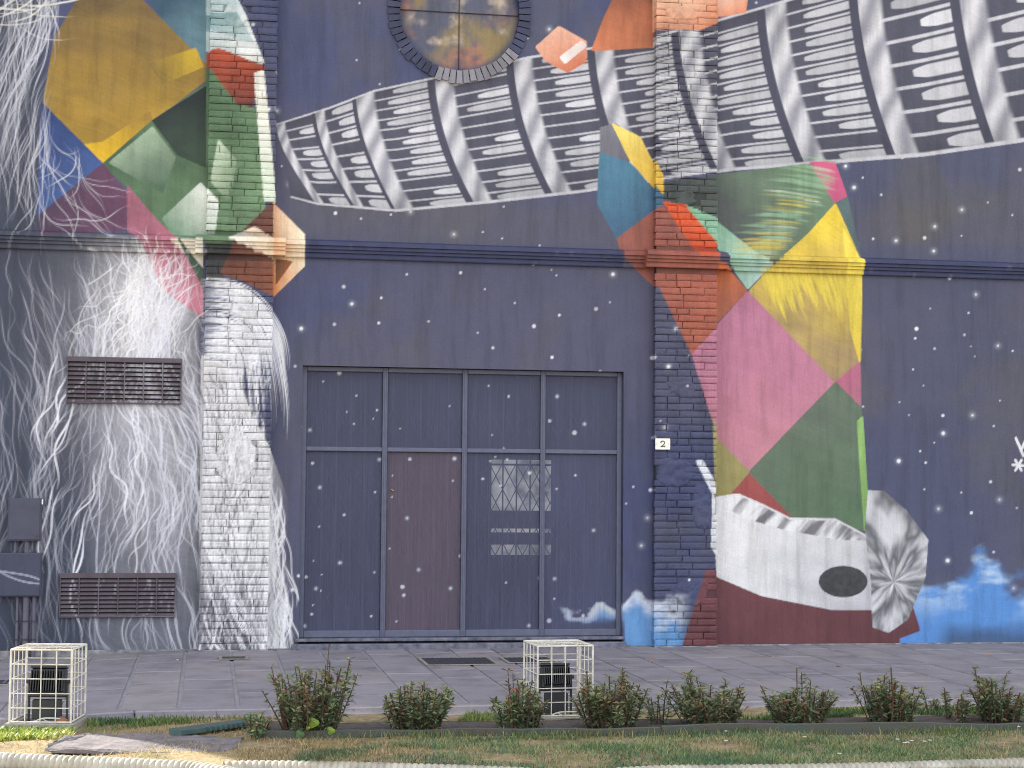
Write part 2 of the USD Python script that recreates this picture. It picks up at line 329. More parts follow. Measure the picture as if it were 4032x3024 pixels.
SEG = np.array([1085, 1240, 1400, 1710, 2020, 2340, 2660, 3010, 3370, 3760, 4200], float)

def over(c, m, col, a):
    a = np.asarray(a); a = a[:, None] if a.ndim else a
    c[m] = c[m] * (1 - a) + col * a

def paint_uv(u, v, sky_only=False):
    n = len(u)
    b1 = fb(u, v, 900, 700, 3)[:, None]; b2 = fb(u, v, 300, 260, 5)[:, None]
    c = S(72, 78, 112) * (1 - sm(.35, .7, b1)) + S(84, 85, 108) * sm(.35, .7, b1)
    w = sm(.45, .75, b2) * .4 + .3 * sm(2700, 3600, u)[:, None] + .3 * (sm(760, 860, v) * sm(1010, 930, v) * sm(1200, 1500, u))[:, None]
    c = c * (1 - w) + S(94, 92, 94) * w
    d, i = star_tree.query(np.c_[u, v], distance_upper_bound=26)
    ok = np.isfinite(d); s = stars[i[ok]]
    a = sm(s[:, 2] + 1.6, s[:, 2] - 1.6, d[ok]) * s[:, 3] + s[:, 4] * .28 * np.exp(-(d[ok] / 12) ** 2)
    over(c, ok, S(238, 240, 244), np.clip(a, 0, 1))
    # clouds
    cl = fb(u, v, 120, 90, 11, 5); edge = 2275 - 110 * np.exp(-((u - 3890) / 70) ** 2) + 230 * (cl - .5)
    a = sm(0, 75, v - edge) * sm(3500, 3560, u)
    bl = S(92, 144, 206) + (S(196, 216, 234) - S(92, 144, 206)) * (sm(.42, .66, fb(u, v, 150, 70, 15, 5)) * sm(2480, 2240, v))[:, None]
    dk = sm(2440, 2520, v + 60 * (fb(u, v, 200, 100, 12) - .5)) * sm(3650, 3760, u)
    bl = bl * (1 - .8 * dk[:, None]) + S(66, 84, 112) * .8 * dk[:, None]
    c = c * (1 - a[:, None]) + bl * a[:, None]
    edge = 2395 - 75 * np.exp(-((u - 2380) / 40) ** 2) - 60 * np.exp(-((u - 2500) / 40) ** 2) + 220 * (cl - .5) - 40 * sm(2380, 2520, u)
    a = sm(0, 40, v - edge) * sm(2130, 2260, u) * sm(2720, 2640, u) * np.where(u < 2460, .9 * sm(2500, 2400, v) * sm(.28, .5, cl), 1)
    bl = S(216, 222, 232) + (S(108, 156, 206) - S(216, 222, 232)) * (sm(20, 110, v - edge))[:, None]
    c = c * (1 - a[:, None]) + bl * a[:, None]
    if sky_only: return c
    wu, wv = u + 60 * fb(u, v, 220, 220, 33, 2), v + 90 * fb(u, v, 260, 200, 34, 2)
    streak = .5 + .45 * (fb(wu + .45 * wv, wv - .45 * wu, 220, 7, 31, 3) - .5) + .55 * (fb(wu, wv, 90, 60, 32, 4) - .5)
    fold = np.sin((wv * .8 - wu * .45) / 34 + 7 * fb(u, v, 260, 200, 35, 3))
    # left bay wash
    L = u < 1260
    if L.any():
        uu, vv = u[L], v[L]
        a = .2 * sm(300, 420, uu) + .85 * np.exp(-((uu - 640) / 150) ** 2 - ((vv - 1130) / 150) ** 2) + .5 * np.exp(-((uu - 520) / 260) ** 2 - ((vv - 1350) / 420) ** 2) + .4 * np.exp(-((uu - 640) / 170) ** 2 - ((vv - 1850) / 420) ** 2)
        a = np.clip(a, 0, 1) * sm(880, 980, vv) * sm(800, 770, uu) * (.7 + .6 * (streak[L] - .5))
        base = S(60, 66, 82) + (S(214, 212, 216) - S(60, 66, 82)) * a[:, None]
        k = (sm(850, 960, vv) + sm(260, 120, uu + 40 * (fb(uu, vv, 90, 200, 8) - .5))) * sm(800, 780, uu); k = np.clip(k, 0, 1)[:, None]
        c[L] = c[L] * (1 - k) + base * k
        m = shapely.contains_xy(TIDE, uu, vv)
        idx = np.where(L)[0][m]
        f = sm(2050, 2450, vv[m] - .25 * (uu[m] - 800))[:, None] * sm(1090, 1000, uu[m])[:, None]
        tc = (S(228, 226, 226) * (1 - f) + S(112, 108, 118) * f) * (.9 + .2 * (streak[idx] - .5))[:, None]; ta = (sm(1150, 1050, uu[m] + 60 * (fb(uu[m], vv[m], 40, 120, 22, 3) - .5)) * .9 + .1 * sm(1090, 1060, uu[m]))[:, None] * np.where(uu[m] > 1072, .55, 1)[:, None]; c[idx] = c[idx] * (1 - ta) + tc * ta
    # striped slanted band
    T = np.interp(u, *TOP); B = np.interp(u, *BOT); t = (v - T) / (B - T)
    m = (t > 0) & (t < 1) & (u > 1085 + 60 * t)
    if m.any():
        tt = t[m]; us = u[m] - 30 * tt - 130 * tt ** 2; k = np.clip(np.searchsorted(SEG, us) - 1, 0, len(SEG) - 2)
        f = (us - SEG[k]) / (SEG[k + 1] - SEG[k])
        ns = np.where(k < 2, 8, 12) + (k > 7) * -4
        row = np.floor(tt * ns); fr = tt * ns - row
        hsh = np.modf(np.abs(np.sin(row * 12.9 + k * 78.2) * 43758.5))[0]; h2 = np.modf(hsh * 37.7)[0]
        slab = sm(.27, .33, fr) * sm(.86, .80, fr) * sm(0, .02, f - (.3 + .3 * hsh) - .9 * np.maximum(0, np.abs(fr - .56) - .12) ** 1.5 * 3) * (h2 > .2)
        line = sm(.02, .05, fr) * sm(.2, .16, fr) * sm(.18, .2, f)
        pale = S(216, 216, 221) * (.82 + .3 * hsh[:, None] * 1.0); dark = S(84, 84, 100); mid = S(158, 158, 168)
        bc = dark + (pale - dark) * (slab * (.75 + .25 * h2))[:, None]; bc = bc + (S(206, 206, 212) - bc) * line[:, None]
        e = sm(.0, .01, f) * sm(.26, .2, f); rp = np.abs(fr - .5) * 2
        bc = bc * (1 - e[:, None]) + (mid + (S(222, 222, 226) - mid) * (.5 + .5 * np.cos(tt * 26 + f * 22 + 3 * fb(u[m], v[m], 160, 120, 19, 2)))[:, None]) * e[:, None]
        sep = sm(.9, .915, f); bc = bc * (1 - sep[:, None]) + S(76, 76, 94) * sep[:, None]
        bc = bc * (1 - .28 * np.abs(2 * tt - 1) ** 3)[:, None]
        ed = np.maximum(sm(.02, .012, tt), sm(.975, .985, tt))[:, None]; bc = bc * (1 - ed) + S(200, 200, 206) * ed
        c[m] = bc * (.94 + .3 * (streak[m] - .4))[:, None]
    for poly, pts, ca, cb, g, stx in PREP:
        x0, y0 = pts.min(0); x1, y1 = pts.max(0)
        m = (u > x0) & (u < x1) & (v > y0) & (v < y1)
        if not m.any(): continue
        idx = np.where(m)[0]; idx = idx[shapely.contains_xy(poly, u[idx], v[idx])]
        pr = pts @ np.array([math.cos(g), math.sin(g)]); q = (u[idx] * math.cos(g) + v[idx] * math.sin(g) - pr.min()) / (np.ptp(pr) + 1e-9)
        q = np.clip(q + .5 * (fb(u[idx], v[idx], 150, 90, 17, 3) - .5), 0, 1)[:, None]
        c[idx] = (ca * (1 - q) + cb * q) * (1 + stx * (1.5 * (streak[idx] - .5) + .34 * fold[idx] * sm(.4, .62, fb(u[idx], v[idx], 240, 240, 36, 2))))[:, None]
    m = shapely.contains_xy(FOLD, u, v)
    if m.any():
        k = sm(.3, .62, fb(u[m] + .8 * v[m], v[m], 46, 130, 6, 3)); c[m] = S(120, 117, 120) + (S(240, 239, 238) - S(120, 117, 120)) * k[:, None]
    m = shapely.contains_xy(FAN, u, v)
    if m.any():
        th = np.arctan2(v[m] - 2290, u[m] - 3520); rr = np.hypot(v[m] - 2290, u[m] - 3520)
        k = meshkit.fbm(np.stack([2.6 * np.cos(th) + 9, 2.6 * np.sin(th) + 9, rr / 210], -1), 4, 9); k = np.abs(2 * sm(.28, .72, k) - 1); k = .06 + .9 * k ** 1.5 * (.75 + .25 * sm(250, 40, rr))
        c[m] = S(92, 92, 96) + (S(236, 235, 236) - S(92, 92, 96)) * k[:, None]
    e = ((u - 3320) / 96) ** 2 + ((v - 2290) / 62) ** 2
    m = e < 1
    if m.any(): c[m] = S(66, 66, 68) * (.6 + .9 * fb(u[m], v[m], 18, 14, 4))[:, None]
    # brush strokes
    L2 = L | ((u > 2700) & (u < 3420) & (v > 500) & (v < 1500))
    if L2.any():
        idx = np.where(L2)[0]
        d, i = stroke_tree.query(np.c_[u[idx], v[idx]], k=4, distance_upper_bound=11)
        for j in (3, 2, 1, 0):
            ok = np.isfinite(d[:, j]); s = strokes[i[ok, j]]
            a = sm(s[:, 2] + 1.2, s[:, 2] - 1.2, d[ok, j]) * s[:, 3]
            k = idx[ok]; col = np.where(s[:, 4:7] / 255 <= 0.04045, s[:, 4:7] / 255 / 12.92, ((s[:, 4:7] / 255 + .055) / 1.055) ** 2.4)
            c[k] = c[k] * (1 - a[:, None]) + col * a[:, None]
    # the brushed white stroke and asterisk at the far right
    for (a0, b0), (a1, b1) in (((4000, 1725), (4030, 1795)), ((4040, 1730), (4020, 1775)), ((3988, 1830), (4032, 1834)), ((3998, 1812), (4022, 1852)), ((4022, 1812), (3998, 1852))):
        dx, dy = a1 - a0, b1 - b0; q = np.clip(((u - a0) * dx + (v - b0) * dy) / (dx * dx + dy * dy), 0, 1)
        m = np.hypot(u - a0 - q * dx, v - b0 - q * dy) < 5
        c[m] = S(236, 236, 236)
    return c

PX = 0.0027
def paint(x, z, aa=True, sky_only=False):
    x, z = np.asarray(x, float), np.asarray(z, float); out = 0
    offs = ((-.3, -.15), (.15, -.3), (.3, .15), (-.15, .3)) if aa else ((0, 0),)
    for a, b in offs:
        u, v = uv_of(x + a * GRID, z + b * GRID); out = out + paint_uv(u, v, sky_only)
    return np.clip(out / len(offs) * 0.9, 0.01, 0.82)
GRID = 0.0115

def sheet(x0, x1, z0, z1, Y, step=None, keep=None):     # a flat finely divided wall face at y = Y facing -y
    step = step or GRID
    nx, nz = max(2, int(round((x1 - x0) / step)) + 1), max(2, int(round((z1 - z0) / step)) + 1)
    X, Z = np.meshgrid(np.linspace(x0, x1, nx), np.linspace(z0, z1, nz))
    v = np.stack([X, np.full_like(X, Y), Z], -1).reshape(-1, 3)
    i = (np.arange(nz - 1)[:, None] * nx + np.arange(nx - 1)[None]).ravel()
    f = np.c_[i, i + 1, i + nx + 1, i + nx]
    if keep is not None:
        cc = v[f].mean(1); f = f[keep(cc[:, 0], cc[:, 2])]
    return v, f

def join(parts):
    V, Fc, o = [], [], 0
    for v, f in parts:
        V.append(v); Fc.append(f + o); o += len(v)
    return np.vstack(V), np.vstack(Fc)

# ------------------------------------------------------------------ levels and key lines of the facade
XL0, XL1 = P(803, 1500)[0], P(1071, 1500)[0]              # left pilaster
XR0, XR1 = P(2570, 1500)[0], P(2815, 1500)[0]             # right pilaster
DX0, DX1 = P(1192, 1470)[0], P(2456, 1480)[0]             # door opening
DZ1 = P(1820, 1451)[2]; DZ0 = P(1820, 2509)[2]
MZ0, MZ1 = P(1820, 1034)[2], P(1820, 966)[2]              # string course
OC = P(1811, 45); OR = 0.64; ORO = 0.775                  # round window
XW0, XW1 = P(-350, 1500)[0], P(4450, 1500)[0]
ZTOP = P(2016, -260)[2]; ZB = -0.2
PROJ = 0.11
print('wall', XW0, XW1, ZTOP, 'cam', CAM, 'door', DX0, DX1, DZ0, DZ1)

# ------------------------------------------------------------------ ground
def soft(x, a, b):
    t = np.clip((x - a) / (b - a), 0, 1); return t * t * (3 - 2 * t)
X_DIP0, X_DIP1 = P(-50, 2500)[0], P(760, 2500)[0]
def gz(x, y):                                            # gentle fall of the pavement to the left
    return -0.07 * (1 - soft(np.asarray(x, float), X_DIP0, X_DIP1))
YK = G(1500, 2795, -0.02)[1]                             # outer edge of the pavement
print('pavement edge', YK)
bnodes = lambda: None
ground_mat = usdkit.material(stage, '/World/Looks/park_ground', {
    "g": ("geometry", {}), "n": ("noise_texture", {"scale": 1.7, "detail": 8.0, "roughness": 0.65}), "n2": ("noise_texture", {"scale": 28.0, "detail": 6.0, "roughness": 0.7}),
    "r": ("rgb_ramp", {"ramp": [(0.35, tuple(S(112, 100, 84))), (0.5, tuple(S(168, 152, 122))), (0.64, tuple(S(132, 126, 96)))]}),
    "r2": ("rgb_ramp", {"ramp": [(0.3, (0.55, 0.55, 0.55)), (0.7, (1.15, 1.12, 1.05))]}),
    "m": ("mix", {"mix_type": "multiply", "fac": 1.0}), "bu": ("bump", {"strength": 0.7, "distance": 0.03}), "p": ("principled_bsdf", {"roughness": 0.95, "specular_ior_level": 0.1})},
    [("g.position", "n.vector"), ("g.position", "n2.vector"), ("n.fac", "r.fac"), ("n2.fac", "r2.fac"), ("r.color", "m.color1"), ("r2.color", "m.color2"), ("m.color", "p.base_color"), ("n2.fac", "bu.height"), ("bu.normal", "p.normal")], surface="p.BSDF")
slab_mats = []
for k, c in enumerate([(140, 136, 142), (136, 132, 139), (142, 137, 141), (134, 131, 137)]):
    slab_mats.append(usdkit.material(stage, f'/World/Looks/paving_stone_{"abcd"[k]}', {"g": ("geometry", {}), "n": ("noise_texture", {"scale": 1.6 + .3 * k, "detail": 8.0, "roughness": 0.7}), "r": ("rgb_ramp", {"ramp": [(.34, (.68, .68, .68)), (.5, (1, 1, 1)), (.68, (1.14, 1.13, 1.12))]}),
        "n2": ("noise_texture", {"scale": 60.0, "detail": 5.0, "roughness": 0.75}), "r2": ("rgb_ramp", {"ramp": [(.3, (.8, .8, .8)), (.65, (1.06, 1.06, 1.06))]}), "v": ("voronoi_texture", {"scale": 5.5}), "r3": ("rgb_ramp", {"ramp": [(.05, (.62, .62, .62)), (.075, (1, 1, 1))]}),
        "c": ("color", {"value": tuple(S(*c))}), "m": ("mix", {"mix_type": "multiply", "fac": 1.0}), "m2": ("mix", {"mix_type": "multiply", "fac": 1.0}), "m3": ("mix", {"mix_type": "multiply", "fac": .8}), "bu": ("bump", {"strength": .4, "distance": .008}), "p": ("principled_bsdf", {"roughness": .85, "specular_ior_level": .25})},
        [("g.position", "n.vector"), ("n.fac", "r.fac"), ("g.position", "n2.vector"), ("n2.fac", "r2.fac"), ("g.position", "v.vector"), ("v.distance", "r3.fac"), ("c.color", "m.color1"), ("r.color", "m.color2"), ("m.color", "m2.color1"), ("r2.color", "m2.color2"), ("m2.color", "m3.color1"), ("r3.color", "m3.color2"), ("m3.color", "p.base_color"), ("n2.fac", "bu.height"), ("bu.normal", "p.normal")], surface="p.BSDF"))
# soil strip in front of the pavement and the wide ground beyond
xs = np.r_[-400, -60, np.linspace(-9, 14, 130), 60, 400]; ys = np.r_[-400, -60, np.linspace(-14, YK - 0.015, 70)]
XX, YY = np.meshgrid(xs, ys)
near = (np.abs(XX) < 20) & (YY > -20)
ZZ = gz(XX, YY) - 0.05 + np.where(near, 0.05 * (meshkit.fbm(np.stack([XX * 2.2, YY * 2.2, 0 * XX], -1), 4, 2) - .5), 0)
i = (np.arange(len(ys) - 1)[:, None] * len(xs) + np.arange(len(xs) - 1)[None]).ravel()
GF = np.c_[i, i + 1, i + len(xs) + 1, i + len(xs)]
g = obj('ground', (np.stack([XX, YY, ZZ], -1).reshape(-1, 3), GF), ground_mat, smooth=True); tag(g, 'bare soil and straw strip in front of the pavement', kind='structure')
def soil(x, y): return float(gz(x, y) - 0.05 + 0.05 * (meshkit.fbm(np.array([[x * 2.2, y * 2.2, 0.0]]), 4, 2)[0] - .5))

pav = thing('pavement', 'grey stone slab pavement along the painted wall', 'pavement', kind='structure')
bed = (np.stack([np.r_[-60, -9, np.linspace(X_DIP0 - .1, X_DIP1 + .1, 37), 14, 60][None].repeat(2, 0), np.array([[YK - .0], [0.3]]).repeat(41, 1), np.zeros((2, 41))], -1))
bed[..., 2] = gz(bed[..., 0], bed[..., 1]) - 0.012
obj('joint_bed', (bed.reshape(-1, 3), np.array([[k, k + 1, k + 42, k + 41] for k in range(40)])), plain('slab_joint', S(152, 150, 156), 0.9, 0.3, 10, 0.3, 80), pav)
SW = 0.445
sx0 = G(549, 2576)[0] - 14 * SW
prng = random.Random(5)
for k in range(36):
    xa = sx0 + k * SW; yb = -0.18 - prng.uniform(0, 0.5)
    y1 = -0.012
    while y1 > YK + 0.2:
        y0_ = max(YK + 0.16, yb if y1 > -0.05 else y1 - prng.uniform(0.62, 1.0))
        if y0_ - YK < 0.45: y0_ = YK + 0.16
        if y1 - y0_ < 0.1: break
        zc = float(gz(xa + SW / 2, 0)); za = float(gz(xa + .01, 0)); zb = float(gz(xa + SW - .02, 0))
        jw = .017 - .010 * float(soft(xa, 1.5, 4.0)); b = cbox(xa + jw, xa + SW - jw, y0_ + 0.004, y1 - 0.004, -0.05, 0.0, 0.005)
        vv = b.vertices.copy(); tt = (vv[:, 0] - xa) / SW; vv[:, 2] += za + (zb - za) * tt + prng.uniform(-.002, .002)
        b.vertices = vv
        obj('paving_slab', b, prng.choice(slab_mats), pav)
        y1 = y0_
for k in range(14):                                     # kerb stones along the outer edge
    xa = -8 + k * 1.5
    b = cbox(xa + .004, xa + 1.496, YK, YK + 0.155, -0.14, 0.004, 0.01); vv = b.vertices.copy(); vv[:, 2] += gz(vv[:, 0], 0); b.vertices = vv
    obj('kerb_stone', b, slab_mats[k % 4], pav)

# ------------------------------------------------------------------ the building
bld = thing('mural_building', 'building whose plaster and brick front is covered by one big colourful mural', 'building')
hole = lambda x, z: np.hypot(x - OC[0], z - OC[2]) > (OR + ORO) / 2
for k, rects in enumerate([[(XW0, XL0 + .02, ZB, ZTOP)],
        [(XL1 - .02, DX0, ZB, ZTOP), (DX1, XR0 + .02, ZB, ZTOP), (DX0, DX1, DZ1, ZTOP)],
        [(XR1 - .02, XW1, ZB, ZTOP)]]):
    v, f = join([sheet(*r, 0.0, keep=hole if k == 1 else None) for r in rects])
    obj('wall', (v, f), MAT['plaster'], bld, col=paint(v[:, 0], v[:, 2]))
# reveals of the door opening
def rev(x0, x1, z0, z1, depth=0.16):
    nz = max(2, int((z1 - z0) / .03)); nx = max(2, int((x1 - x0) / .03)); q = []
    for X, s in ((x0, 1), (x1, -1)):
        Z = np.linspace(z0, z1, nz); v = np.array([(X, y, z) for z in Z for y in (0, depth)]); i = np.arange(nz - 1) * 2
        q.append((v, np.c_[i, i + 1, i + 3, i + 2] if s > 0 else np.c_[i, i + 2, i + 3, i + 1]))
    Xs = np.linspace(x0, x1, nx); v = np.array([(x, y, z1) for x in Xs for y in (0, depth)]); i = np.arange(nx - 1) * 2
    q.append((v, np.c_[i, i + 1, i + 3, i + 2])); return join(q)
v, f = rev(DX0, DX1, ZB, DZ1)
obj('door_reveal', (v, f), MAT['plaster'], bld, col=paint(v[:, 0], v[:, 2], False, True))
# body behind the front: side walls, back, roof (not in view, they shade the street)
XB0 = -5.2; XB1 = XW1 + 2.5; YB = 16.0
zt = 11.5
obj('side_wall', cat([box(XB0, XW0 + .003, 0.003, 0.35, ZB, zt), box(XW1 - .003, XB1, 0.003, 0.35, ZB, zt), box(XW0 + .003, XW1 - .003, 0.003, 0.35, ZTOP, zt),
                      box(XB0, XB0 + .3, 0.35, YB, ZB, zt), box(XB1 - .3, XB1, 0.35, YB, ZB, zt), box(XB0, XB1, YB, YB + .3, ZB, zt)]), plain('rear_plaster', S(96, 96, 112), 0.9), bld)
obj('roof', box(XB0 - .1, XB1 + .1, -.05, YB + .35, zt, zt + .2), MAT['roof'], bld)

BM = plain('base_mortar', S(150, 148, 146), .95, .5, 9, .6, 60, c2=S(78, 78, 88))
for m_ in (cbox(XW0, XL0 - .01, -.022, -.001, -.12, .012), cbox(XL0 - .005, XL1 + .005, -PROJ - .02, -PROJ - .004, -.12, .012), cbox(XR0 - .005, XR1 + .005, -PROJ - .02, -PROJ - .004, -.12, .012), cbox(XR1 + .01, XW1, -.03, -.001, -.12, .014), cbox(XL1 + .01, DX0 - .05, -.022, -.001, -.12, .012), cbox(DX1 + .01, XR0 - .01, -.022, -.001, -.12, .012)): obj('base_fillet', m_, BM, bld)
# string course with breaks over the pilasters
prof = np.array([(0, 1.06), (.035, 1.0), (.085, .92), (.098, .86), (.098, .68), (.078, .66), (.078, .48), (.058, .46), (.058, .3), (.036, .27), (.036, .06), (.03, 0.0), (0, 0.0)])
NAVY = S(52, 58, 92)
def course(x0, x1, off, caps):
    nx = max(2, int((x1 - x0) / 0.013)); X = np.linspace(x0, x1, nx); hh = MZ1 - MZ0
    pr = []
    for a, b in zip(prof[:-1], prof[1:]): pr += [a, b]           # doubled for sharp arrises
    pr = np.array(pr)
    v = np.array([(x, -off - p, MZ0 + q * hh) for p, q in pr for x in X])
    fs = []
    for j in range(0, len(pr), 2):
        i = j * nx + np.arange(nx - 1); fs.append(np.c_[i, i + nx, i + nx + 1, i + 1])
    f = np.vstack(fs); 
    u_, v_ = uv_of(v[:, 0], v[:, 2]); c = paint(v[:, 0], v[:, 2])
    skyish = ((u_ > 1205) & (u_ < 2450)) | (u_ > 3396)
    dirt = .85 + .3 * fb(v[:, 0] * 400, v[:, 2] * 400, 60, 20, 14)
    c = np.where(skyish[:, None], (.75 * NAVY + .25 * np.minimum(c, .25)) , c) * dirt[:, None]
    capv = []
    if caps:
        for X0, s in ((x0, -1), (x1, 1)):
            base = len(v) + sum(len(a) for a, _ in capv); q = np.array([(X0, -off - p, MZ0 + w * hh) for p, w in prof] ); w = np.array([(X0, 0.0, a[2]) for a in q])
            vv = np.vstack([q, w]); n = len(q); i = np.arange(n - 1)
            ff = np.c_[i, i + 1, i + 1 + n, i + n]; capv.append((vv, ff if s < 0 else ff[:, ::-1]))
    if capv:
        cv, cf = join(capv); cc = paint(cv[:, 0], cv[:, 2], False); f = np.vstack([f, cf + len(v)]); v = np.vstack([v, cv]); c = np.vstack([c, cc])
    return v, f, c
OVH = 0.11
for x0, x1, off, caps in ((XW0, XL0 - OVH, 0.0, 0), (XL0 - OVH, XL1 + OVH, PROJ, 1), (XL1 + OVH, XR0 - OVH, 0.0, 0), (XR0 - OVH, XR1 + OVH, PROJ, 1), (XR1 + OVH, XW1, 0.0, 0)):
    v, f, c = course(x0, x1, off, caps); obj('string_course', (v, f), MAT['plaster'], bld, col=c)

# brick pilasters: every brick a piece
def brick_mesh(x0, x1, z0, z1, y, br, ragL=0.0, ragR=0.0):
    nx = max(3, int((x1 - x0) / 0.0135) + 1); nz = 5
    X, Z = np.meshgrid(np.linspace(0, 1, nx), np.linspace(0, 1, nz))
    ed = np.minimum(np.minimum(X * (x1 - x0), (1 - X) * (x1 - x0)), np.minimum(Z * (z1 - z0), (1 - Z) * (z1 - z0)))
    xx = x0 + X * (x1 - x0); zz = z0 + Z * (z1 - z0)
    nn = meshkit.fbm(np.stack([xx * 40, zz * 40, np.full_like(xx, br.random() * 50)], -1), 3, 4)
    dep = np.where(ed < 1e-6, 0.006, 0.0) + 0.008 * (nn - .5)
    jx, jz = (nn - .5) * .008, (np.roll(nn, 3) - .5) * .006
    v = np.stack([xx + jx * (ed < 1e-6), y + dep, zz + jz * (ed < 1e-6)], -1).reshape(-1, 3)
    i = (np.arange(nz - 1)[:, None] * nx + np.arange(nx - 1)[None]).ravel(); f = [np.c_[i, i + 1, i + nx + 1, i + nx]]
    ring = np.r_[np.arange(nx), (np.arange(1, nz) * nx + nx - 1), (nz - 1) * nx + np.arange(nx - 2, -1, -1), np.arange(nz - 2, 0, -1) * nx]
    back = v[ring].copy(); back[:, 1] = y + 0.1; n0 = len(v); m = len(ring); k = np.arange(m)
    f.append(np.c_[ring[(k + 1) % m], ring[k], n0 + k, n0 + (k + 1) % m])
    return np.vstack([v, back]), np.vstack(f)

def pilaster(x0, x1, seed, patches):
    p = sub(bld, 'brick_pilaster'); br = random.Random(seed)
    UsdGeom.Xform.Get(stage, p)
    core = box(x0 + .012, x1 - .012, -PROJ + .016, .01, ZB, ZTOP)
    vs, fs = sheet(x0 + .012, x1 - .012, ZB, ZTOP, -PROJ + .0155, 0.02)
    obj('mortar', core, MAT['mortar'], p)
    col = paint(vs[:, 0], vs[:, 2], False) * .55 + S(38, 38, 48) * .2
    obj('mortar_face', (vs, fs), MAT['brick'], p, col=col)
    z = 0.0 - .07 * 2; k = 0; n = 0
    hc = 0.0735
    while z < ZTOP:
        k += 1
        if MZ0 - hc < z < MZ1 - .01: z += hc; continue
        z1 = min(z + hc - br.uniform(.004, .009), ZTOP)
        if z < MZ0 < z1: z1 = MZ0
        widths = [[.13, .26, .26], [.26, .26, .13], [.2, .12, .26], [.24, .24, .2], [.12, .12, .26, .14], [.3, .36]][br.randrange(6)]
        wsum = x1 - x0; sc = wsum / sum(widths); x = x0
        for w in widths:
            w = w * sc * 1.0; xe = min(x1, x + w + br.uniform(-.012, .012)) if abs(x + w - x1) > .03 else x1 + br.uniform(-.004, .006)
            cx, cz = (x + xe) / 2, (z + z1) / 2
            if not any(((cx - a) / ra) ** 2 + ((cz - b) / rb) ** 2 < .5 for a, b, ra, rb in patches):
                xs_ = x + (br.uniform(-.006, .004) if x == x0 else 0)
                v, f = brick_mesh(xs_, xe - br.uniform(.003, .01), z + br.uniform(-.004, .003), z1 + br.uniform(-.003, .003), -PROJ + br.uniform(-.008, .006), br)
                c = paint(v[:, 0], v[:, 2]) * br.uniform(.9, 1.06)
                if cz < ZTOP - .0: obj('brick', (v, f), MAT['brick'], p, col=c)
                n += 1
            x = xe
        z += hc
    for a, b, ra, rb in patches:                         # cement repairs with ragged edges
        th = np.linspace(0, 2 * np.pi, 60, endpoint=False); rr = 1 + .5 * (meshkit.fbm(np.stack([np.cos(th) * 1.8, np.sin(th) * 1.8, np.full_like(th, a + b)], -1), 4, 9) - .5) * 2
        pg = Polygon(np.c_[np.clip(a + ra * rr * np.cos(th), x0 + .002, x1 - .002), b + rb * rr * np.sin(th)]).buffer(0)
        vs_, fs_ = sheet(pg.bounds[0], pg.bounds[2], pg.bounds[1], pg.bounds[3], 0.0, .0125, keep=lambda X, Z: shapely.contains_xy(pg, X, Z))
        us_ = np.unique(fs_); mp = -np.ones(len(vs_), int); mp[us_] = np.arange(len(us_)); vs_, fs_ = vs_[us_], mp[fs_]
        nn = meshkit.fbm(np.stack([vs_[:, 0] * 16, vs_[:, 2] * 16, 0 * vs_[:, 0]], -1), 5, 3); dd = shapely.distance(pg.exterior, shapely.points(vs_[:, 0], vs_[:, 2]))
        vs_[:, 1] = -PROJ - .004 + .03 * (nn - .5) + .02 * sm(.02, 0, dd)
        obj('cement_patch', (vs_, fs_), MAT['brick'], p, col=paint(vs_[:, 0], vs_[:, 2]) * .97, smooth=True)
    print('bricks', n)
def pt(px, py): q = P(px, py, -PROJ); return q[0], q[2]
pilaster(XL0, XL1, 3, [(*pt(930, 1800), .21, .3), (*pt(930, 60), .12, .14), (*pt(1010, 1445), .1, .07)])
pilaster(XR0, XR1, 4, [(*pt(2690, 1530), .2, .1), (*pt(2660, 1860), .2, .17), (*pt(2770, 1990), .12, .28), (*pt(2700, 780), .13, .1), (*pt(2680, 50), .2, .1), (*pt(2720, 2330), .2, .16)])

# round window with its ring of bricks
rw = sub(bld, 'round_window')
nb = 62
for k in range(nb):
    a0, a1 = 2 * math.pi * k / nb + .008, 2 * math.pi * (k + 1) / nb - .008
    if OC[2] + OR * math.sin(a0) > ZTOP: pass
    t = np.linspace(a0, a1, 4); r1 = ORO + prng.uniform(-.02, .012); r_0 = OR + prng.uniform(-.006, .006); yo = -.02 + prng.uniform(-.008, .006)
    q = [(OC[0] + r * math.cos(a), y, OC[2] + r * math.sin(a)) for y in (yo, .12) for r in (r_0, r1) for a in t]
    m = trimesh.convex.convex_hull(np.array(q))
    c = np.tile(S(62, 66, 92) * prng.uniform(.75, 1.15), (len(m.vertices), 1))
    u_, v_ = uv_of(np.array([OC[0] + r1 * math.cos(a0)]), np.array([OC[2] + r1 * math.sin(a0)]))
    if np.interp(u_[0], *TOP) < v_[0]: c = np.tile(S(140, 138, 146) * prng.uniform(.7, 1.05), (len(m.vertices), 1))
    obj('brick', m, MAT['brick'], rw, col=c)
rr = np.linspace(0, OR + .02, 60); th = np.linspace(0, 2 * np.pi, 220)
R_, T_ = np.meshgrid(rr, th); dv = np.stack([OC[0] + R_ * np.cos(T_), np.full_like(R_, .06), OC[2] + R_ * np.sin(T_)], -1).reshape(-1, 3)
i = (np.arange(219)[:, None] * 60 + np.arange(59)[None]).ravel(); df = np.c_[i, i + 1, i + 61, i + 60]
u_, v_ = uv_of(dv[:, 0], dv[:, 2])
n1, n2, n3 = fb(u_, v_, 130, 130, 41, 5), fb(u_, v_, 110, 170, 52, 5), fb(u_, v_, 90, 80, 63, 5)
dc = np.tile(S(86, 88, 106), (len(u_), 1))
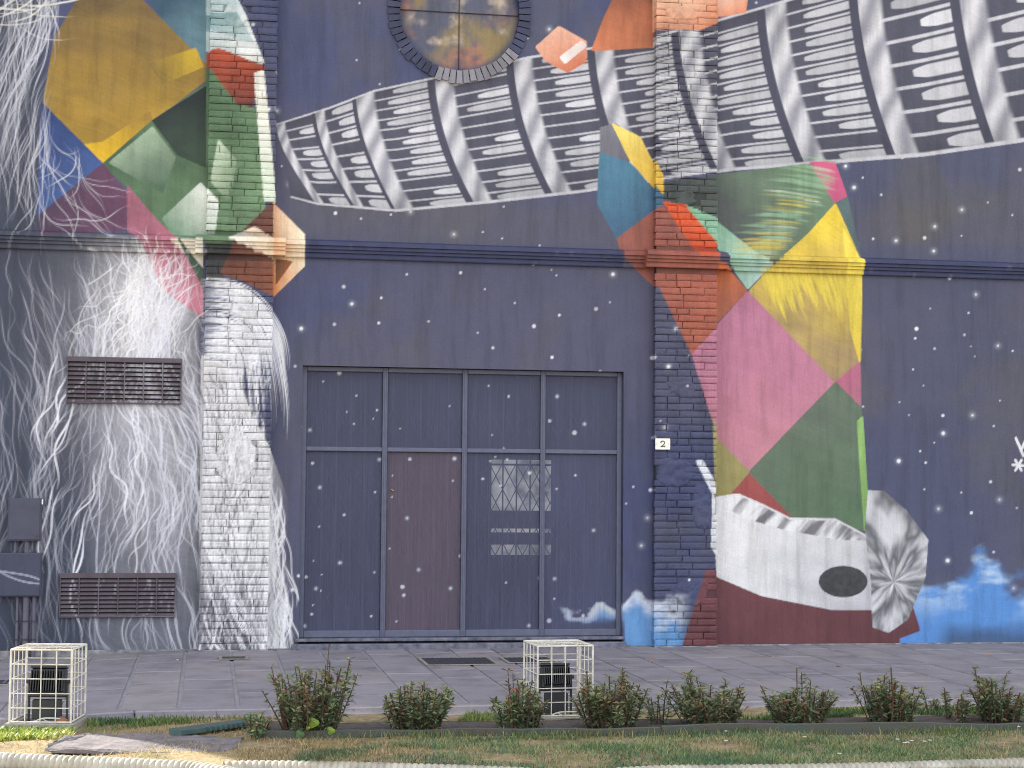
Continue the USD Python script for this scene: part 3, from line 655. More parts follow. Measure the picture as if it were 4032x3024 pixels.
for nz_, lo, hi, colr in ((n2, .36, .62, S(146, 126, 78)), (n1, .42, .68, S(170, 118, 92)), (n3, .56, .84, S(206, 190, 168)), (n1 * n3 * 2, .5, .85, S(74, 76, 96))):
    a = sm(lo, hi, nz_)[:, None] * .85; dc = dc * (1 - a) + colr * a
rim = sm(OR * .86, OR * 1.0, R_.ravel())[:, None]; dc = dc * (1 - .7 * rim) + S(52, 66, 100) * .7 * rim
obj('round_panel', (dv, df), MAT['metalpaint'], rw, col=dc * .95)
obj('glazing_bar', box(OC[0] - OR, OC[0] + OR, .05, .065, OC[2] - .004, OC[2] + .004), MAT['mortar'], rw)
obj('glazing_bar', box(OC[0] - .004, OC[0] + .004, .049, .066, OC[2] - OR, OC[2] + OR), MAT['mortar'], rw)

# ------------------------------------------------------------------ the door: frame, screens, gate behind
door = sub(bld, 'glazed_door')
dm = lambda px: P(px, 1900, .1)[0]
cols = [DX0, P(1516, 1900)[0], P(1832, 1900)[0], P(2142, 1900)[0], DX1]
tz = P(1820, 1773)[2]
zs0 = DZ0 + .01
for k, x in enumerate(cols):
    w = .026 if 0 < k < 4 else .024
    xa, xb = (x - w, x + w) if 0 < k < 4 else ((x + .0, x + .05) if k == 0 else (x - .05, x - .0))
    obj('stile', cbox(xa, xb, .07, .13, DZ0, DZ1 - .003, .005), MAT['frame'], door)
    if 0 < k < 4: obj('cover_strip', cbox(x - .006, x + .006, .062, .0695, DZ0 + .02, DZ1 - .02, .002), MAT['frame'], door)
for k in range(4):
    xa, xb = cols[k] + (.05 if k == 0 else .026), cols[k + 1] - (.05 if k == 3 else .026)
    for z0, z1 in ((DZ0, DZ0 + .07), (tz - .022, tz + .022), (DZ1 - .05, DZ1 - .003)):
        obj('rail', cbox(xa + .001, xb - .001, .072, .128, z0, z1, .005), MAT['frame'], door)
def screen_mat(name):
    nodes = {"a": ("attribute", {"attribute": "paint"}), "g": ("geometry", {}), "w": ("noise_texture", {"scale": 1.0, "detail": 3.0, "roughness": 0.7}),
             "mp": ("mapping", {"scale": (70, 0, 1.4)}), "r": ("rgb_ramp", {"ramp": [(0.28, (.55, .55, .58)), (0.72, (1.15, 1.15, 1.15))]}),
             "m": ("mix", {"mix_type": "multiply", "fac": 1.0}), "p": ("principled_bsdf", {"roughness": 0.5, "specular_ior_level": .3}), "t": ("transparent_bsdf", {}), "x": ("mix_closure", {"fac": 0.8}),
             "bu": ("bump", {"strength": .35, "distance": .004})}
    return usdkit.material(stage, '/World/Looks/' + name, nodes, [("g.position", "mp.vector"), ("mp.vector", "w.vector"), ("w.fac", "r.fac"), ("a.color", "m.color1"), ("r.color", "m.color2"), ("m.color", "p.base_color"),
        ("w.fac", "bu.height"), ("bu.normal", "p.normal"), ("t.BSDF", "x.closure1"), ("p.BSDF", "x.closure2")], surface="x.closure")
MS = screen_mat('door_screen')
for k in range(4):
    for r_ in range(2):
        xa, xb = cols[k] + .03, cols[k + 1] - .03; z0, z1 = ((DZ0 + .06, tz - .015), (tz + .015, DZ1 - .04))[r_]
        v, f = sheet(xa, xb, z0, z1, .1)
        c = paint(v[:, 0], v[:, 2], True, True)
        tint = np.array(S(54, 56, 76)) if not (k == 1 and r_ == 0) else np.array(S(72, 62, 74))
        if k == 3 and r_ == 0: tint = S(58, 60, 82)
        lum = c.mean(1, keepdims=True); a = sm(.14, .3, lum)
        gr = .9 + .35 * (fb(v[:, 0] * 370, v[:, 2] * 370, 260, 300, 71) - .5)[:, None]
        c = tint * gr * (1 - a) + np.minimum(c, .55) * a
        obj('screen_panel', (v, f), MS, door, col=c)
q = P(1545, 1930, .09); m = cbox(-.016, .016, -.012, .0, -.005, .005, .003); m.apply_transform(trimesh.transformations.rotation_matrix(.45, (0, 1, 0))); m.apply_translation((q[0], .094, q[2])); obj('lock', m, plain('brass', S(222, 190, 110), .3, .1, 30, metallic=.9), door)
obj('sill', cat([cbox(DX0 - .04, DX1 + .01, -.03, .1, DZ0 - .035, DZ0 - .003, .006), cbox(DX0 - .06, DX1 + .02, -.1, .1, ZB, DZ0 - .055, .008)]), MAT['stone'], door)
# dark room and added glowing panes that stand for bright reflections in the screens
room = sub(bld, 'dark_room')
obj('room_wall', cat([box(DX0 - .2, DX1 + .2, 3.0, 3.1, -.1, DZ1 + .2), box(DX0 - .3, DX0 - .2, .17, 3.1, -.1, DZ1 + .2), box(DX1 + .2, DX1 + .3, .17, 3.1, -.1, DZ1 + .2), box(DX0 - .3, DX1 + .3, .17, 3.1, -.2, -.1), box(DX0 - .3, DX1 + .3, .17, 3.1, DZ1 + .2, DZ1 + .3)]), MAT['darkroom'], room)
lit = usdkit.material(stage, '/World/Looks/reflection_glow', {"g": ("geometry", {}), "n": ("noise_texture", {"scale": 6.0, "detail": 3.0}), "r": ("rgb_ramp", {"ramp": [(.35, (.25, .28, .25)), (.65, (1, 1, .95))]}), "e": ("emission", {"strength": .42})},
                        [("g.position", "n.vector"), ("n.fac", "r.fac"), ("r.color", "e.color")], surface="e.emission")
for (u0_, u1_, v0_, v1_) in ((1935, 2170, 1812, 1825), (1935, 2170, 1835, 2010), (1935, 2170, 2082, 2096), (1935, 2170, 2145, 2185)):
    a, b = P(u0_, v1_, 2.9), P(u1_, v0_, 2.9); obj('glow_pane', box(a[0], b[0], 2.9, 2.92, a[2], b[2]), lit, room)
gate = thing('folding_gate', 'grey folding lattice gate standing behind the painted door screens', 'gate')
gx = np.linspace(DX0 + .08, DX1 - .08, 23)
for x in gx: obj('bar', box(x - .007, x + .007, .22, .232, .03, DZ1 - .05), MAT['gate'], gate)
for x0, x1 in zip(gx[:-1], gx[1:]):
    q = []
    for zc in (.5, .95, 1.23, 1.51, 1.79, 2.35):
        if zc > DZ1 - .3: continue
        for s in (0, 1): q.append(rod((x0, .236 + .008 * s, zc + (-.14 if s else .14)), (x1, .236 + .008 * s, zc + (.14 if s else -.14)), .005, 4))
    obj('lattice', cat(q), MAT['gate'], gate)

# ------------------------------------------------------------------ things on the wall
def vent(u0, v0, u1, v1, label):
    a, b = P(u0, v1, -.02), P(u1, v0, -.02); x0, x1, z0, z1 = a[0], b[0], a[2], b[2]
    t = thing('vent_grille', label, 'vent', (x0, 0, z0), group=None); w, h = x1 - x0, z1 - z0
    br = S(86, 76, 84)
    def pm(m, name):
        vv = np.array(m.vertices); c = paint(vv[:, 0] + x0, vv[:, 2] + z0, False); a = sm(.3, .65, c.mean(1, keepdims=True)) * .38
        obj(name, m, MAT['metalpaint'], t, col=(br * (1 - a) + c * a) if name != 'backing' else np.tile(S(30, 28, 34), (len(c), 1)))
    pm(box(.004, w - .004, -.006, -.001, .004, h - .004), 'backing'); 
    pm(cbox(0, w, -.034, -.0065, h - .05, h, .003), 'top_frame')
    pm(cbox(0, w, -.034, -.0065, 0, .012, .003), 'bottom_frame')
    for x in (0, w - .012): pm(cbox(x, x + .012, -.034, -.0065, .0125, h - .0505, .003), 'side_frame')
    for k in range(1, 6): pm(cbox(w * k / 6 - .006, w * k / 6 + .006, -.034, -.0065, .0125, h - .0505, .003), 'bar')
    n = 9; ph = (h - .063) / n
    for k in range(n):
        z = .0125 + k * ph; xs_ = np.linspace(.0125, w - .0125, 60); q = []
        prof2 = [(-.032, z + .002), (-.014, z + ph * .66), (-.010, z + ph * .64), (-.028, z - .001)]
        vv = np.array([(x, y, zz) for x in xs_ for y, zz in prof2]); fs = []
        for j in range(59):
            for e in range(4): fs.append([j * 4 + e, (j + 1) * 4 + e, (j + 1) * 4 + (e + 1) % 4, j * 4 + (e + 1) % 4])
        pm(trimesh.Trimesh(vv, np.vstack([np.array(fs)[:, [0, 1, 2]], np.array(fs)[:, [0, 2, 3]]]), process=False), 'slat')
vent(260, 1412, 717, 1586, 'brown louvred vent grille, the upper of two on the left bay')
vent(232, 2256, 694, 2432, 'brown louvred vent grille low on the left bay above the pavement')

a, b = P(28, 2130, -.12), P(163, 1962, -.12)
t = thing('meter_box', 'dark grey metal wall box with a small lock, above a wider one', 'electrical box', (a[0], 0, a[2])); w, h = b[0] - a[0], b[2] - a[2]
obj('housing', cbox(0, w, -.1, -.001, 0, h, .004), MAT['box'], t); obj('door', cbox(.012, w - .012, -.108, -.1005, .012, h - .012, .003), MAT['box'], t)
obj('lock', rod((w - .035, -.114, .05), (w - .035, -.107, .05), .008, 10), MAT['ink'], t); obj('tag', box(w + .001, w + .014, -.09, -.08, h - .06, h - .01), MAT['plate'], t)
a2, b2 = P(-12, 2350, -.12), P(163, 2178, -.12)
t = thing('meter_box', 'wider dark grey metal wall box at the left edge with pale curved strokes', 'electrical box', (a2[0], 0, a2[2])); w2, h2 = b2[0] - a2[0], b2[2] - a2[2]
vv, ff = sheet(.012, w2 - .012, .012, h2 - .012, -.1085, .012)
cc = np.tile(S(64, 66, 84), (len(vv), 1))
uu_, ww_ = vv[:, 0] / w2, vv[:, 2] / h2
for cx_, fn in ((.3, .3 - .1 * uu_ * 0 + .5 * (1 - uu_) ** 2 * .6), (.5, .55 + .25 * (uu_ - .45) ** 2 - .25 * uu_ ** 3)):
    aa = sm(.03, .012, np.abs(ww_ - fn)) * .7; cc = cc * (1 - aa[:, None]) + S(170, 172, 184) * aa[:, None]
obj('housing', cbox(0, w2, -.1, -.001, 0, h2, .004), MAT['box'], t); obj('door', (vv, ff), MAT['metalpaint'], t, col=cc)
obj('door_edge', cbox(.0125, w2 - .0125, -.108, -.1005, .0125, h2 - .0125, .003), MAT['box'], t)
pipes = [(66, .014), (100, .03), (132, .02)]
for px, r in ((60, .012), (105, .026)):
    q = P(px, 2155, -.06); tt = obj('pipe', rod((q[0], -.05, b2[2] + .001), (q[0], -.05, a[2] - .001), r, 12), MAT['pipe']); tag(tt, ('thin' if r < .02 else 'wide') + ' short pipe between the two wall boxes', 'pipe')
for (px, r), lb in zip(pipes, ('thin left pipe', 'thick middle pipe', 'right hand pipe')):
    q = P(px, 2450, -.06); tt = thing('downpipe', lb + ' running from the wider wall box into the pavement', 'pipe', (q[0], -.05, 0))
    zb = float(gz(q[0], 0)) - .03
    obj('pipe_run', rod((0, 0, zb), (0, 0, a2[2] - .001), r, 14), MAT['pipe'], tt, smooth=40)
    for z in (.12, .3): obj('clamp', rod((0, 0, z), (0, 0, z + .015), r + .005, 14), MAT['iron'], tt)

c0 = P(2609, 1748, -PROJ - .012)
t = thing('house_number', 'small white enamel plate with the number 2 on the right brick pilaster', 'sign', tuple(c0))
pl = shapely.box(-.073, -.051, .073, .051).buffer(.008, join_style=1).buffer(0)
m = trimesh.creation.extrude_polygon(pl, .006, engine='earcut'); m.apply_transform(trimesh.transformations.rotation_matrix(math.pi / 2, (1, 0, 0))); obj('plate', m, MAT['plate'], t)
# the numeral, a serif 2 from a stroked curve
def two(hh):
    pts = [(-.42, .72), (-.3, .93), (0, 1.0), (.3, .92), (.4, .72), (.3, .5), (.02, .25), (-.36, .06)]
    from shapely.geometry import LineString
    s = LineString(pts).buffer(.075); s = s.union(shapely.box(-.44, 0, .42, .13)).union(LineString([(.42, .0), (.46, .24)]).buffer(.05)).union(shapely.Point(-.36, .74).buffer(.1))
    return shapely.affinity.scale(s, hh * .85, hh, origin=(0, 0))
import shapely.affinity
m = trimesh.creation.extrude_polygon(two(.062), .002, engine='earcut'); m.apply_translation((0, -.031, 0)); m.apply_transform(trimesh.transformations.rotation_matrix(math.pi / 2, (1, 0, 0))); m.apply_translation((0, -.0062, 0))
obj('numeral', m, MAT['ink'], t)
for x in (-.064, .064): obj('screw', rod((x, -.0085, 0), (x, -.006, 0), .0035, 8), MAT['iron'], t)

# covers set in the pavement
def cover(u0, v0, u1, v1, label, slots):
    a, b = G(u0, v1), G(u1, v0); cx, cy_ = (a[0] + b[0]) / 2, (a[1] + b[1]) / 2; w, d = G(u1, (v0 + v1) / 2)[0] - G(u0, (v0 + v1) / 2)[0], b[1] - a[1]
    t = thing('drain_cover', label, 'drain cover', (cx, cy_, float(gz(cx, 0)) + .0045))
    fr = shapely.box(-w / 2 - .03, -d / 2 - .03, w / 2 + .03, d / 2 + .03).difference(shapely.box(-w / 2, -d / 2, w / 2, d / 2))
    obj('surround', trimesh.creation.extrude_polygon(fr, .006, engine='earcut'), MAT['concrete'], t); obj('plate', box(-w / 2 + .001, w / 2 - .001, -d / 2 + .001, d / 2 - .001, -.002, .002), MAT['iron'], t)
    for k in range(slots):
        x = -w / 2 + (k + .5) * w / slots; obj('rib', box(x - w / slots * .28, x + w / slots * .28, -d / 2 + .01, d / 2 - .01, .0021, .005), MAT['iron'], t)
cover(874, 2587, 966, 2598, 'narrow slot drain cover in the pavement before the white strokes', 5)
cover(1668, 2591, 1932, 2621, 'long dark iron drain cover in the pavement before the door', 14)
cover(1990, 2590, 2170, 2612, 'dark iron drain cover partly hidden behind the right cage', 9)
cover(-120, 2650, 36, 2669, 'dark cover in the pavement cut by the left picture edge', 8)

LT = [(700, 2600, 'pale scrap of paper on the pavement below the white strokes'), (1330, 2690, 'small dry leaf on the pavement behind the widest shrub'), (2560, 2606, 'small dry leaf on the pavement by the right pilaster foot'), (3300, 2625, 'curled dry leaf on the pavement below the pale folded band'), (3900, 2580, 'dry leaf near the wall under the blue cloud')]
for k, (px, py, lb) in enumerate(LT):
    q = G(px, py); r_ = np.random.default_rng(300 + k); m = trimesh.convex.convex_hull(r_.normal(size=(9, 3)) * (.02, .014, .004)); o = obj('scrap_of_paper' if k == 0 else 'dry_leaf', m, MAT['plate'] if k == 0 else MAT['dryleaf']); UsdGeom.Xformable(o).AddTranslateOp().Set(Gf.Vec3d(q[0], q[1], float(gz(q[0], 0)) + .008)); tag(o, lb, 'litter' if k == 0 else 'leaf')

# ------------------------------------------------------------------ floodlights in their cages
def cage(loc, rz, w, d, h, lab, lab2, fw, fh, fz, fx, tilt, basez):
    t = thing('floodlight_cage', lab, 'cage', loc, rz); R = .0062; r = .0042
    X, Y = (-w / 2, w / 2), (-d / 2, d / 2)
    for x in X:
        for y in Y: obj('post', rod((x, y, 0), (x, y, h), R * 1.25, 8), MAT['cream'], t)
    for y in Y:
        obj('top_rail', rod((X[0], y, h), (X[1], y, h), R * 1.2, 8), MAT['cream'], t); obj('bottom_rail', rod((X[0], y, .006), (X[1], y, .006), R, 8), MAT['cream'], t)
    for x in X:
        obj('top_rail', rod((x, Y[0], h), (x, Y[1], h), R * 1.2, 8), MAT['cream'], t); obj('bottom_rail', rod((x, Y[0], .006), (x, Y[1], .006), R, 8), MAT['cream'], t)
    n = 5
    for k in range(1, n):
        z = h * k / n * 1.0
        for y in Y: obj('bar', rod((X[0], y + r, z), (X[1], y + r, z), r, 6), MAT['cream'], t)
        for x in X: obj('bar', rod((x + r, Y[0], z), (x + r, Y[1], z), r, 6), MAT['cream'], t)
    for k in range(1, 4):
        x = X[0] + w * k / 4
        for y in Y: obj('bar', rod((x, y - r, 0), (x, y - r, h), r, 6), MAT['cream'], t)
        obj('bar', rod((x, Y[0], h), (x, Y[1], h), r, 6), MAT['cream'], t)
        y = Y[0] + d * k / 4
        for xx in X: obj('bar', rod((xx - r, y, 0), (xx - r, y, h), r, 6), MAT['cream'], t)
        obj('bar', rod((X[0], y, h + r), (X[1], y, h + r), r, 6), MAT['cream'], t)
    obj('plinth', cat([cbox(X[0] - .03, X[1] + .03, Y[0] - .03, Y[0] + .03, -basez, -.001, .006), cbox(X[0] - .03, X[1] + .03, Y[1] - .03, Y[1] + .03, -basez, -.001, .006),
                       cbox(X[0] - .03, X[0] + .03, Y[0] + .031, Y[1] - .031, -basez, -.002, .006), cbox(X[1] - .03, X[1] + .03, Y[0] + .031, Y[1] - .031, -basez, -.002, .006)]), MAT['concrete'], t)
    fl = thing('floodlight', lab2, 'floodlight', (loc[0] + fx, loc[1], loc[2] - .03), rz)
    rx = trimesh.transformations.rotation_matrix(tilt, (1, 0, 0)); up = trimesh.transformations.translation_matrix((0, 0, fz))
    def put(name, m, mat): m.apply_transform(rx); m.apply_transform(up); obj(name, m, mat, fl)
    put('housing', cbox(-fw / 2, fw / 2, -.02, .05, -fh / 2, fh / 2, .008), MAT['black'])
    put('glass', box(-fw / 2 + .012, fw / 2 - .012, .0505, .054, -fh / 2 + .012, fh / 2 - .012), MAT['ink'])
    for k in range(13):
        x = -fw / 2 + .012 + k * (fw - .024) / 12; put('fin', cbox(x - .0035, x + .0035, -.07, -.0205, -fh / 2 + .02, fh / 2 - .02, .001), MAT['black'])
    put('rim', cbox(-fw / 2 - .006, fw / 2 + .006, -.03, .03, fh / 2 + .0005, fh / 2 + .016, .003), MAT['black']); put('rim', cbox(-fw / 2 - .006, fw / 2 + .006, -.03, .03, -fh / 2 - .016, -fh / 2 - .0005, .003), MAT['black'])
    for s in (-1, 1):
        x = s * (fw / 2 + .014); obj('bracket_arm', cbox(x - .004, x + .004, -.02, .02, .0, fz + .02, .001), MAT['black'], fl); obj('knob', rod((x, 0, fz), (x + s * .022, 0, fz), .014, 10), MAT['black'], fl)
    obj('bracket_foot', cbox(-fw / 2 - .018, fw / 2 + .018, -.03, .03, -.012, -.0005, .002), MAT['black'], fl)
    obj('driver_box', cbox(-fw / 2 + .02, fw / 2 - .02, -.05, -.0, .03, fz - fh / 2 - .03, .006), MAT['black'], fl)
    ca = thing('cable', 'pale looping cable on the ground under ' + lab2.split(',')[0], 'cable', (loc[0], loc[1], loc[2]), rz)
    q = np.linspace(0, 1, 30); obj('cable_run', tube(np.c_[-.1 + .3 * q, -.12 + .03 * np.sin(9 * q), -.02 + .045 * np.sin(3.1 * q)], .006, 8), MAT['lightconduit'], ca, smooth=60)
    obj('cable_run', tube(np.c_[-.12 + .16 * q, -.02 + .05 * np.sin(6 * q), -.025 + .03 * np.sin(3.1 * q)], .005, 8), MAT['lightconduit'], ca, smooth=60)

zl = -.03
A, B = G(38, 2846, zl), G(282, 2848, zl)
wl = B[0] - A[0]; dl = .44; rzl = math.radians(-9)
hl = P(160, 2557, A[1])[2] - zl
ctr = (A + B) / 2 + np.array([math.sin(-rzl) * 0 + .03, dl / 2, 0])
cage((ctr[0], ctr[1], zl), rzl, wl, dl, hl, 'cream wire cage on a concrete edge at the left end of the strip', 'black finned floodlight in the left wire cage', .25, .19, .3, 0.0, math.radians(-14), .1)
A, B = G(2118, 2822, zl), G(2340, 2820, zl)
wr = B[0] - A[0]; hr = P(2230, 2543, A[1])[2] - zl; rzr = math.radians(3)
ctr2 = (A + B) / 2 + np.array([-.02, dl / 2, 0])
cage((ctr2[0], ctr2[1], zl), rzr, wr, dl, hr, 'cream wire cage standing between two shrubs before the door', 'black finned floodlight in the right wire cage', .22, .17, .3, -.02, math.radians(-16), .1)
t = obj('dry_leaf', trimesh.convex.convex_hull(rng.normal(size=(14, 3)) * (.05, .04, .025) + (0, 0, .02)), MAT['dryleaf']); UsdGeom.Xformable(t).AddTranslateOp().Set(Gf.Vec3d(ctr[0] + .13, ctr[1] - .1, zl)); tag(t, 'brown crumpled dry leaf heap inside the left cage', 'dry leaves')

# ------------------------------------------------------------------ edging boards, planks, ribbed hose
def board(px0, py0, px1, py1, z, hgt, thick, mat, name, label, cat_, dip=0.0):
    a, b = G(px0, py0, z), G(px1, py1, z); n = 24; t = np.linspace(0, 1, n)[:, None]; c = a + (b - a) * t
    c[:, 2] += .03 * (meshkit.fbm(np.c_[c[:, :2] * 1.6, 0 * c[:, 0]], 4, 8) - .5) * 2; c[:, 1] += .03 * (meshkit.fbm(np.c_[c[:, :2] * .9, 0 * c[:, 0]], 3, 5) - .5)
    d = (b - a) / np.linalg.norm(b - a); nn = np.array([-d[1], d[0], 0]); v = []
    for p in c:
        for o, q in ((-thick / 2, -.03), (-thick / 2, hgt - .004), (-thick / 2 + .004, hgt), (thick / 2 - .004, hgt), (thick / 2, hgt - .004), (thick / 2, -.03)): v.append(p + nn * o + np.array([0, 0, q]))
    f = []
    for i in range(n - 1):
        for j in range(6): f.append([i * 6 + j, i * 6 + (j + 1) % 6, (i + 1) * 6 + (j + 1) % 6, (i + 1) * 6 + j])
    v = np.array(v); f = np.array(f); m = trimesh.Trimesh(v - a, np.vstack([f[:, [0, 1, 2]], f[:, [0, 2, 3]], [[0, 2, 1], [0, 3, 2], [0, 4, 3], [0, 5, 4]], np.array([[0, 1, 2], [0, 2, 3], [0, 3, 4], [0, 4, 5]]) + (n - 1) * 6]), process=False)
    o = obj(name, m, mat); UsdGeom.Xformable(o).AddTranslateOp().Set(Gf.Vec3d(*map(float, a))); tag(o, label, cat_)
board(1026, 2903, 2600, 2894, -.045, .055, .03, MAT['edging'], 'edging_board', 'dark green edging board along the left run of shrubs', 'board')
board(2603, 2893, 4200, 2874, -.045, .06, .03, MAT['edging'], 'edging_board', 'dark green edging board along the right run of shrubs', 'board')
pa, pb = G(672, 2893, -.03), G(985, 2852, -.03)
t = thing('green_plank', 'weathered blue green plank lying loose on the soil left of the shrubs', 'plank', tuple(pa), math.atan2(pb[1] - pa[1], pb[0] - pa[0]))
L_ = np.linalg.norm((pb - pa)[:2]); sh = Polygon([(0, 0), (.03, -.07), (L_ * .35, -.08)] + [(L_ * (.35 + .065 * k) + dx, y) for k in range(9) for dx, y in ((0, -.08), (.008, -.05), (.03, -.055))] + [(L_, -.08), (L_, .09), (.05, .08)]).buffer(0)
obj('plank_body', trimesh.creation.extrude_polygon(sh, .03, engine='earcut'), MAT['plank'], t)
pa = G(560, 2925, -.045)
mm = np.array([G(x, y, -.04)[:2] for x, y in ((175, 2945), (260, 2893), (650, 2895), (960, 2903), (930, 2935), (900, 2958), (500, 2962), (200, 2955))]) - pa[:2]
mb = Polygon(mm).exterior; mq = np.array([mb.interpolate(q, True).coords[0] for q in np.linspace(0, 1, 70)[:-1]]); mq += .05 * (np.stack([meshkit.fbm(np.c_[mq * 7, 0 * mq[:, 0]], 4, k_) for k_ in (3, 4)], 1) - .5) * 2; mpoly = Polygon(mq).buffer(0)
m = trimesh.creation.extrude_polygon(mpoly, .018, engine='earcut').subdivide().subdivide().subdivide(); vv = m.vertices.copy(); top = vv[:, 2] > .01
vv[:, 2] += top * (.007 * np.sin(vv[:, 1] * 70 + vv[:, 0] * 9 + 6 * meshkit.fbm(vv * 3, 2, 9)) + .03 * (meshkit.fbm(vv * 11, 4, 5) - .5)); m.vertices = vv
o = obj('stone_slab', m, plain('weathered_grey', S(124, 118, 120), .95, .55, 9, 1.0, 40)); UsdGeom.Xformable(o).AddTranslateOp().Set(Gf.Vec3d(pa[0], pa[1], float(soil(pa[0], pa[1])) + .005)); tag(o, 'low weathered grey slab lying flat in the dry grass', 'slab')

def hose(pts, label, rad=.062):
    W = np.array([G(x, y, .01) for x, y in pts]); s = np.r_[0, np.cumsum(np.linalg.norm(np.diff(W, axis=0), axis=1))]; n = int(s[-1] / .0065); q = np.linspace(0, s[-1], n)
    c = np.stack([np.interp(q, s, W[:, k]) for k in range(3)], 1)
    for _ in range(40): c[1:-1] = (c[:-2] + 2 * c[1:-1] + c[2:]) / 4
    th = np.linspace(0, 2 * np.pi, 20, endpoint=False); tt = np.gradient(c, axis=0); tt /= np.linalg.norm(tt, axis=1, keepdims=True); sd = np.cross(tt, (0, 0, 1)); upv = np.cross(sd, tt)
    ph = 2 * np.pi * q[:, None] / .041 - 1.0 * th[None]; r = rad * (.8 + .2 * np.abs(np.sin(ph / 2)) ** .6)
    v = c[:, None] - np.array([0, 0, rad * .98]) + r[..., None] * (np.cos(th)[None, :, None] * sd[:, None] + np.sin(th)[None, :, None] * upv[:, None])
    i = np.arange(n - 1)[:, None] * 20; j = np.arange(20)[None]; f = np.stack([i + j, i + (j + 1) % 20, i + 20 + (j + 1) % 20, i + 20 + j], -1).reshape(-1, 4)
    v = v.reshape(-1, 3); o0 = v.mean(0); o = obj('ribbed_hose', (v - o0, f[:, ::-1]), MAT['hose'], smooth=True); UsdGeom.Xformable(o).AddTranslateOp().Set(Gf.Vec3d(*map(float, o0))); tag(o, label, 'hose')
hose([(-300, 2962), (0, 2961), (300, 2975), (560, 2986), (760, 2996), (900, 3016), (1000, 3040)], 'thick cream ribbed hose in the sun at the lower left corner')
hose([(880, 2996), (1000, 2993), (1200, 2995), (1500, 3002), (1800, 3010), (2050, 3020), (2250, 3040)], 'thick pale ribbed hose in the shade, middle length at the bottom edge')
hose([(2420, 3022), (2600, 3012), (2900, 3010), (3200, 3006), (3500, 3000), (3800, 2990), (4020, 2984), (4400, 2980)], 'thick pale ribbed hose in the shade at the lower right')

# ------------------------------------------------------------------ plants
def leaf_mesh(base, dirs, length, width, droop, r):
    # every leaf: two quads folded along its length
    n = len(base); d = dirs / np.linalg.norm(dirs, axis=1, keepdims=True); side = np.cross(d, np.array([0, 0, 1.0]) + r.normal(size=(n, 3)) * .5); side /= np.linalg.norm(side, axis=1, keepdims=True) + 1e-9
    up = np.cross(side, d); L = length[:, None]; Wd = width[:, None]
    mid = base + d * L * .5 + up * L * .06; tip = base + d * L - up * L * droop[:, None]
    v = np.stack([base, mid - side * Wd, mid + side * Wd, tip], 1).reshape(-1, 3); k = np.arange(n)[:, None] * 4
    f = np.vstack([k + [0, 1, 2], k + [1, 3, 2]]); return v, f
leaf_mat = usdkit.material(stage, '/World/Looks/leaf_blade', {"a": ("attribute", {"attribute": "paint"}), "p": ("principled_bsdf", {"roughness": 0.5, "specular_ior_level": .35}), "t": ("translucent_bsdf", {}), "x": ("mix_closure", {"fac": .25})},
    [("a.color", "p.base_color"), ("a.color", "t.color"), ("p.BSDF", "x.closure1"), ("t.BSDF", "x.closure2")], surface="x.closure")

